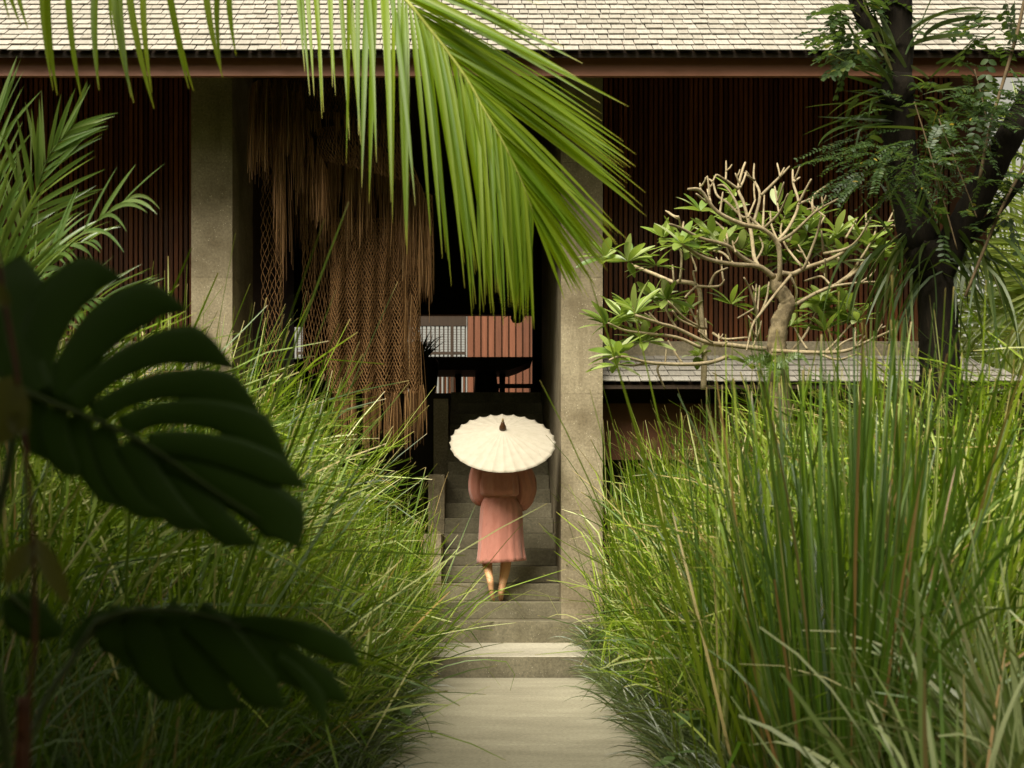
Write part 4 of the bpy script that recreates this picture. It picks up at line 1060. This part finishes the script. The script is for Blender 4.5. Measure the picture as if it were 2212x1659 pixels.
b = MB(); b.tube(spline([W(2020, 610, YT2), W(2060, 520, YT2), W(2105, 440, YT2 - .05), W(2150, 350, YT2 - .1), W(2205, 250, YT2 - .1), W(2270, 130, YT2 - .1), W(2350, -60, YT2 - .1), W(2480, -400, YT2 - .1)], 6), list(np.linspace(.105, .065, 43)), 14, rnd=.08); b.build('limb', M_bark, dt, smoothed=True)
b = MB(); b.tube(spline([W(1935, 120, YT2), W(1880, 60, YT2 - .05), W(1850, 0, YT2 - .05), W(1820, -90, YT2 - .05), W(1760, -380, YT2 - .05)], 6), list(np.linspace(.065, .03, 25)), 10, rnd=.08); b.build('limb', M_bark, dt, smoothed=True)
b = MB(); b.tube(spline([W(2090, 520, YT2), W(2150, 460, YT2), W(2200, 400, YT2), W(2260, 330, YT2)], 6), list(np.linspace(.035, .02, 19)), 8, rnd=.08); b.build('limb', M_bark, dt, smoothed=True)
# compound foliage
M_tl = leaf_mat('compound_leaf', [(0, (.014, .036, .005)), (.6, (.026, .056, .009)), (.93, (.045, .08, .014)), (.985, (.09, .11, .02)), (1, (.35, .25, .02))], (.24, .38, .05), .25, .5, .3)
q = QB()
def spray(p0, d, L, npair, ll, lw, dn=None):
    p0 = np.array(tuple(p0)); d = norm(np.array([d])) [0]
    u = np.linspace(.12, 1, npair); dr = np.array([0, 0, -.25])
    P = p0 + d * (L * u)[:, None] + dr * (L * u ** 2)[:, None]
    up = np.array(dn if dn is not None else [0, -.35, 1.]) + rng.normal(0, .2, 3)
    sd = norm(np.cross(d, up)[None])[0]; up = np.cross(sd, d)
    for s in (-1, 1):
        D = sd * s + d * .45 + rng.normal(0, .12, (npair, 3))
        Nn = np.broadcast_to(up, (npair, 3)) + rng.normal(0, .2, (npair, 3))
        q.add(leaves(P, D, Nn, ll * rng.uniform(.8, 1.1, npair), lw * rng.uniform(.8, 1.1, npair), .15, .12, 4))
    C = np.stack([p0, p0 + d * L * .5 + dr * L * .25, p0 + d * L + dr * L])[None]
    q.add(ribbons(C, np.broadcast_to(up, C.shape), np.array([[.005, .004, .002]])))
def canopy_q(cx, cy, rx, ry, n, L, npair, ll, lw, Y0=8.85, dd=.5, bias=(0, 0)):
    for _ in range(n):
        a = rng.uniform(0, 6.28); r = math.sqrt(rng.random())
        x, y = cx + math.cos(a) * rx * r, cy + math.sin(a) * ry * r
        d = np.array([math.cos(a) * .8 + bias[0] + rng.normal(0, .4), rng.normal(-.2, .5), rng.normal(-.1, .25) + bias[1]])
        spray(W(x, y, Y0 + rng.uniform(-dd, dd)), d, L * rng.uniform(.7, 1.15), npair, ll, lw)
canopy_q(2020, 280, 160, 85, 70, .26, 13, .038, .015, bias=(.2, 0))
canopy_q(1930, 330, 130, 40, 36, .30, 14, .036, .014, bias=(-.7, -.15))
canopy_q(1900, 385, 80, 30, 22, .26, 13, .034, .014, bias=(-.5, -.35))
canopy_q(2080, 240, 90, 70, 45, .22, 11, .038, .016, bias=(.3, 0))
canopy_q(1835, 85, 55, 55, 26, .20, 7, .058, .036, bias=(-.6, -.1))
canopy_q(1800, -330, 160, 90, 60, .22, 9, .05, .026)
canopy_q(2000, -380, 180, 100, 60, .22, 9, .05, .026)
canopy_q(2420, -330, 150, 100, 50, .22, 9, .05, .026)
canopy_q(1860, 20, 80, 40, 22, .20, 7, .058, .036)
canopy_q(2160, 60, 70, 70, 26, .2, 6, .06, .036)
canopy_q(2150, 190, 70, 50, 22, .2, 8, .045, .024)
canopy_q(2130, 380, 50, 25, 14, .18, 9, .045, .016)
canopy_q(2060, 470, 60, 40, 10, .16, 6, .045, .024)
canopy_q(2190, 440, 40, 40, 10, .18, 6, .06, .036)
canopy_q(1980, 350, 90, 40, 24, .26, 12, .036, .014, bias=(0, -.2))
cr = q.build('crown', M_tl, dt)
# epiphytes: strap-leaved tufts sitting on the limbs
M_ep = leaf_mat('epiphyte_strap', [(0, (.02, .042, .007)), (.6, (.045, .078, .014)), (.92, (.09, .12, .035)), (1, (.2, .17, .07))], (.3, .42, .05), .3, .45, .28)
def epi(label, spots, mat=M_ep):
    t_ = thing('epiphyte', label, 'epiphyte', tuple(W(*spots[0][0], YT2)), 'epiphytes growing on the forked tree')
    q = QB()
    for (x, y), n, th0, th1, L, w, azc, azs in spots:
        n = int(n * .28)
        p = np.array(tuple(W(x, y, YT2 - .08))) + rng.normal(0, 1, (n, 3)) * [.10, .06, .07]
        az = azc + rng.normal(0, azs, n)
        q.add(blades(p, az, rng.uniform(*th0, n), rng.uniform(*th1, n), rng.uniform(*L, n), rng.uniform(*w, n) * 1.45, 9, .45, taper=2.2, tip=.06, daz=rng.normal(0, .4, n), twist=rng.uniform(-1.3, 1.3, n), kink=.04))
    q.build('strap_leaves', mat, t_)
    b = MB(); c0 = W(*spots[0][0], YT2 - .06)
    b.rings([[c0 + Vector((math.cos(a) * r, math.sin(a) * r * .8, zz)) * random.uniform(.85, 1.15) if r > .02 else c0 + Vector((0, 0, zz)) + Vector((math.cos(a) * r, math.sin(a) * r, 0)) for a in np.linspace(0, 6.283, 10, endpoint=False)] for r, zz in ((.015, -.16), (.09, -.1), (.12, 0), (.09, .07), (.015, .1))])
    b.build('root_ball', M_bark, t_, smoothed=True)
PI_ = math.pi
epi('epiphyte with long ribbon leaves hanging from the tree fork', [((2000, 545), 80, (1.5, 2.4), (2.8, 3.2), (.45, .95), (.014, .024), PI_, .9), ((2075, 520), 90, (1.4, 2.4), (2.8, 3.2), (.45, 1.05), (.014, .024), 0, .9), ((1945, 520), 80, (1.5, 2.3), (2.7, 3.1), (.35, .75), (.012, .02), PI_, .6), ((2010, 520), 30, (.1, .7), (.2, 1.4), (.25, .55), (.018, .028), PI_, 1.2), ((2040, 560), 50, (1.2, 2), (2.8, 3.2), (.4, .9), (.012, .02), -1.57, .9)])
epi('tufted epiphyte with arching strap leaves high on the left limb', [((1935, 190), 80, (.5, 1.4), (1.2, 2.3), (.3, .65), (.012, .022), PI_, .9), ((1950, 110), 45, (.1, .9), (.9, 2.1), (.3, .7), (.014, .024), 0, 1.0), ((1925, 250), 60, (1.0, 1.7), (1.5, 2.5), (.25, .55), (.012, .022), PI_, .8), ((1915, 130), 40, (.05, .6), (.3, 1.6), (.3, .6), (.014, .024), 2.6, 1.0), ((1975, 230), 45, (1.0, 1.6), (1.5, 2.4), (.25, .5), (.012, .02), 0, .9)])
epi('small upright epiphyte rosette in the crotch between the two limbs', [((1985, 500), 26, (.05, .6), (.1, .8), (.3, .6), (.02, .032), 1.8, 1.5)])
# thin lianas
M_vine = plain_mat('vine_stem', (.13, .09, .045), .8, .3, .3, 20)
for lab, pts, r in (('pale straight cane leaning up past the right limb of the tree', [(2115, 390), (2140, 270), (2175, 150), (2200, 60), (2225, -60)], .011),
                    ('tan cane rising at the right edge below the limb', [(2085, 640), (2150, 480), (2200, 380), (2260, 280)], .010),
                    ('thin vine hanging slantwise before the slatted wall left of the fork', [(1975, 220), (2000, 300), (2040, 440), (2068, 540)], .004),
                    ('thin vine slanting between the two limbs of the tree', [(2025, 250), (2060, 340), (2095, 430), (2110, 470)], .004),
                    ('hair thin vine hanging beside the brown gable panel', [(2105, 150), (2125, 230), (2140, 330)], .0035)):
    v_ = thing('vine', lab, 'vine', tuple(W(*pts[0], 8.7)), 'vines around the forked tree')
    b = MB(); b.tube(spline([W(x, y, 8.7) for x, y in pts], 6), r, 6, rnd=.05); b.build('stem', M_vine, v_, smoothed=True)

# ------------------------------------------------------------------ the monstera in the left foreground
M_mon = leaf_mat('monstera_leaf', [(0, (.045, .098, .008)), (1, (.052, .112, .010))], (.30, .44, .015), .28, .5, .2)
M_mstem = plain_mat('monstera_stalk', (.06, .09, .02), .5, .3, .2, 20)
def G(cx, cy): return (.36 * cx, 531 + .36 * cy)
mon = thing('monstera', 'huge dark split-leaved monstera, out of focus in the left foreground', 'monstera', (Wx(60, 2.0), 2.0, 0))
def lobe_leaf(name, mid, lobes, Y, wfac=1.0):
    """a split leaf: each lobe is a curved tongue growing from the midrib"""
    b = MB()
    for k, (pts, ws, dy) in enumerate(lobes):
        P = spline([W(*G(x, y), Y + dy * (i / (len(pts) - 1)) ** 1.3 + .004 * (k % 3)) for i, (x, y) in enumerate(pts)], 7)
        m = len(P); w = np.interp(np.linspace(0, 1, m), np.linspace(0, 1, len(ws)), ws) * 1.2 * .36 * Y / FPX * wfac
        V = []
        for i, p in enumerate(P):
            t_ = (P[min(i + 1, m - 1)] - P[max(i - 1, 0)]).normalized(); s_ = t_.cross(Vector((0, -1, 0))).normalized()
            for j in range(7):
                u = j / 3 - 1
                V.append(p + s_ * (w[i] * .5 * u) + Vector((0, -1, 0)) * (-.06 * abs(u) ** 1.5 * w[i]))
        b.add(V, [(i * 7 + j, i * 7 + j + 1, (i + 1) * 7 + j + 1, (i + 1) * 7 + j) for i in range(m - 1) for j in range(6)])
    o = b.build(name, M_mon, mon, smoothed=True)
    mo = o.modifiers.new('solid', 'SOLIDIFY'); mo.thickness = .0012
    b = MB(); b.tube(spline([W(*G(x, y), Y - .004) for x, y in mid], 6), list(np.linspace(.0055, .002, (len(mid) - 1) * 6 + 1)), 6); b.build('midrib', M_mstem, o, smoothed=True)
    return o
big = [
 ([(200, 900), (110, 700), (60, 450), (90, 200), (120, 60)], [200, 260, 300, 280, 40], .05),
 ([(230, 900), (220, 650), (330, 350), (520, 190), (740, 195)], [160, 190, 240, 230, 6], .04),
 ([(330, 930), (450, 700), (640, 470), (880, 340), (1130, 385)], [150, 190, 230, 230, 6], .03),
 ([(420, 960), (620, 780), (880, 640), (1150, 600), (1425, 745)], [130, 130, 160, 210, 6], .02),
 ([(560, 1020), (760, 900), (1050, 830), (1350, 870), (1600, 1075)], [120, 120, 150, 200, 6], .01),
 ([(720, 1090), (950, 1010), (1250, 1010), (1530, 1110), (1745, 1315)], [120, 120, 150, 200, 6], 0),
 ([(880, 1190), (1100, 1190), (1400, 1250), (1650, 1350), (1850, 1455)], [120, 140, 170, 170, 6], -.01),
 ([(980, 1260), (1200, 1350), (1500, 1500), (1700, 1650), (1800, 1820)], [160, 200, 240, 260, 6], -.02),
 ([(900, 1240), (1050, 1400), (1200, 1560), (1380, 1720), (1560, 1800)], [150, 160, 170, 150, 6], -.02),
 ([(760, 1170), (850, 1330), (960, 1500), (1100, 1640), (1260, 1700)], [150, 150, 160, 130, 6], -.02),
 ([(600, 1080), (650, 1250), (720, 1400), (850, 1560), (1010, 1640)], [150, 150, 160, 130, 6], -.015),
 ([(460, 1010), (490, 1180), (550, 1330), (640, 1480), (745, 1575)], [140, 150, 150, 120, 6], -.01),
 ([(330, 970), (320, 1100), (350, 1230), (420, 1330), (480, 1385)], [130, 150, 150, 110, 6], 0),
 ([(230, 930), (190, 1050), (210, 1180), (280, 1290)], [120, 150, 140, 6], .01)]
lobe_leaf('leaf', [(120, 860), (330, 950), (560, 1040), (780, 1140), (980, 1260), (1300, 1480), (1560, 1640)], big, 2.0)
K = lambda x, y: (x, y + 1667)          # lower crop sits 600 px further down
low = [
 ([K(600, 560), K(700, 640), K(760, 760), K(760, 870)], [160, 260, 230, 20], .02),
 ([K(750, 560), K(880, 680), K(960, 830), K(1050, 960), K(1170, 985)], [180, 280, 280, 220, 10], .02),
 ([K(950, 540), K(1100, 700), K(1200, 880), K(1300, 1030), K(1470, 1105)], [200, 270, 250, 190, 10], .01),
 ([K(1150, 550), K(1300, 680), K(1450, 850), K(1580, 1000), K(1710, 1105)], [200, 220, 200, 200, 10], 0),
 ([K(1300, 580), K(1480, 690), K(1640, 820), K(1760, 920), K(1840, 1010)], [120, 130, 150, 110, 10], 0),
 ([K(1380, 600), K(1560, 690), K(1760, 820), K(1930, 960), K(2080, 1060)], [110, 100, 110, 170, 30], -.02),
 ([K(1660, 800), K(1780, 900), K(1900, 1050), K(1960, 1220)], [50, 70, 90, 8], -.02),
 ([K(1350, 590), K(1600, 610), K(1850, 680), K(2040, 760), K(2170, 870)], [60, 100, 140, 140, 8], -.03)]
lobe_leaf('leaf', [K(580, 590), K(760, 530), K(1000, 520), K(1250, 555), K(1450, 620)], low, 2.1)
back = [([K(60, 430), K(120, 520), K(230, 600), K(380, 660)], [100, 220, 200, 40], 0), ([K(420, 760), K(480, 680), K(560, 600), K(620, 520)], [40, 90, 110, 20], 0)]
lobe_leaf('leaf', [K(60, 430), K(200, 560)], back, 2.15)
b = MB(); b.tube(spline([W(*G(120, 860), 2.0), W(20, 1000, 2.0), W(-30, 1300, 2.05), W(20, 1700, 2.1), Vector((Wx(60, 2.1), 2.1, .0))], 6), .007, 8); b.build('stalk', M_mstem, mon, smoothed=True)
b = MB(); b.tube(spline([W(*G(*K(580, 590)), 2.1), W(160, 1420, 2.12), W(80, 1560, 2.12), W(50, 1800, 2.1), Vector((Wx(60, 2.1), 2.1, .0))], 6), .005, 8); b.build('stalk', M_mstem, mon, smoothed=True)
# a sapling with a thin reddish stem in front of it
sp_ = thing('sapling', 'thin sapling with reddish stem and a few yellowish leaves at far left', 'sapling', (Wx(60, 1.8), 1.8, 0))
M_red = plain_mat('red_stem', (.10, .035, .010), .6, .3, .3, 20)
b = MB(); b.tube(spline([W(-8, 540, 1.8), W(15, 680, 1.8), W(40, 830, 1.8), W(62, 1040, 1.8), W(72, 1200, 1.8), W(75, 1400, 1.8), W(60, 1659, 1.8), Vector((Wx(55, 1.8), 1.8, 0))], 6), .0035, 7); b.build('stem', M_red, sp_, smoothed=True)
b = MB(); b.tube(spline([W(48, 1505, 1.85), W(46, 1600, 1.85), W(42, 1750, 1.85), Vector((Wx(50, 1.85), 1.85, 0))], 4), .0075, 8); b.build('stump', M_red, sp_, smoothed=True)
M_sl = leaf_mat('sapling_leaf', [(0, (.07, .08, .012)), (1, (.11, .11, .016))], (.4, .38, .03), .35, .4, .4)
q = QB()
def qleaf(p, tip, w, Y=1.8):
    A = np.array([tuple(W(*p, Y))]); B = np.array([tuple(W(*tip, Y - .02))]); D = B - A
    q.add(leaves(A, D, np.array([[.15, -1., .3]]), np.linalg.norm(D, axis=1), np.array([w * Y / FPX]), .1, .2, 8))
qleaf((30, 815), (-20, 960), 120); qleaf((78, 1160), (145, 1300), 46); qleaf((62, 930), (20, 900), 50); qleaf((20, 660), (-40, 610), 50); qleaf((70, 1170), (10, 1260), 50)
q.build('leaves', M_sl, sp_)

# broad-leaved weeds by the path
M_weed = leaf_mat('weed_leaf', [(0, (.05, .10, .02)), (1, (.10, .16, .05))], (.3, .42, .08), .35, .4, .4)
for lab, qx, qy, Y, n in (('small broad-leaved weed among the border grass right of the path', 1500, 1540, 6.6, 9), ('second broad-leaved weed lower down at the right path edge', 1455, 1620, 6.2, 8), ('little broad-leaved weed on the left path border', 865, 1525, 7.6, 7)):
    p = W(qx, qy, Y); z0 = float(ground_h(p.x, Y))
    w_ = thing('weed', lab, 'weed', (p.x, Y, z0))
    b = MB(); b.tube([(p.x, Y, z0 - .02), (p.x + .01, Y, (z0 + p.z) / 2), tuple(p)], [.004, .003, .002], 5); b.build('stem', M_rachis_g, w_)
    q = QB(); az = rng.uniform(0, 6.28, n); el = rng.uniform(-.3, .5, n); D = np.stack([np.cos(az) * np.cos(el), np.sin(az) * np.cos(el), np.sin(el)], 1)
    q.add(leaves(np.array([tuple(p)] * n) - np.outer(rng.random(n), [0, 0, .08]), D, np.tile([0, -.3, 1.], (n, 1)) + rng.normal(0, .2, (n, 3)), rng.uniform(.08, .13, n), rng.uniform(.04, .06, n), .2, .2, 6)); q.build('leaves', M_weed, w_)

# ------------------------------------------------------------------ added out-of-view canopy shading the left foreground, added trees blocking the low sky
st_ = thing('added_shade_tree', 'unseen added tree whose leaf canopy shades the left foreground', 'tree', (-3.4, .2, 0))
b = MB(); b.tube(spline([Vector((-3.4, .2, -.1)), Vector((-3.3, .2, 2)), Vector((-2.6, .6, 3.6)), Vector((-1.6, 1.2, 4.4))], 6), list(np.linspace(.22, .09, 19)), 12, rnd=.08); b.build('trunk', M_bark, st_, smoothed=True)
n = 6500; q = QB()
P = np.stack([rng.uniform(-6.0, -.2, n), rng.uniform(-3.0, 4.4, n), np.zeros(n)], 1); P[:, 2] = 3.45 + rng.random(n) * 1.1 + .12 * np.maximum(P[:, 1] - 2, 0)
D = rng.normal(0, 1, (n, 3)) * [1, 1, .4]
q.add(leaves(P, D, np.tile([0, 0, 1.], (n, 1)) + rng.normal(0, .4, (n, 3)), rng.uniform(.2, .4, n), rng.uniform(.09, .17, n), .2, .15, 4)); q.build('crown', M_mon, st_)
q = QB(); n = 16000  # leaf mass added behind the camera to keep low sky off the walls
cx = rng.uniform(-24, 24, 120); cz = rng.uniform(.5, 9, 120); cy = rng.uniform(-9, -6, 120)
k = rng.integers(0, 120, n)
P = np.stack([cx[k], cy[k], cz[k]], 1) + rng.normal(0, 1.3, (n, 3)); P[:, 2] = np.abs(P[:, 2])
D = rng.normal(0, 1, (n, 3))
q.add(leaves(P, D, rng.normal(0, 1, (n, 3)) + [0, .6, .6], rng.uniform(.5, 1.1, n), rng.uniform(.3, .6, n), .2, .15, 4))
o = kind(q.build('sky_blocking_trees', M_tl), 'stuff'); o['label'] = 'unseen dense trees added behind the viewer to block low sky'
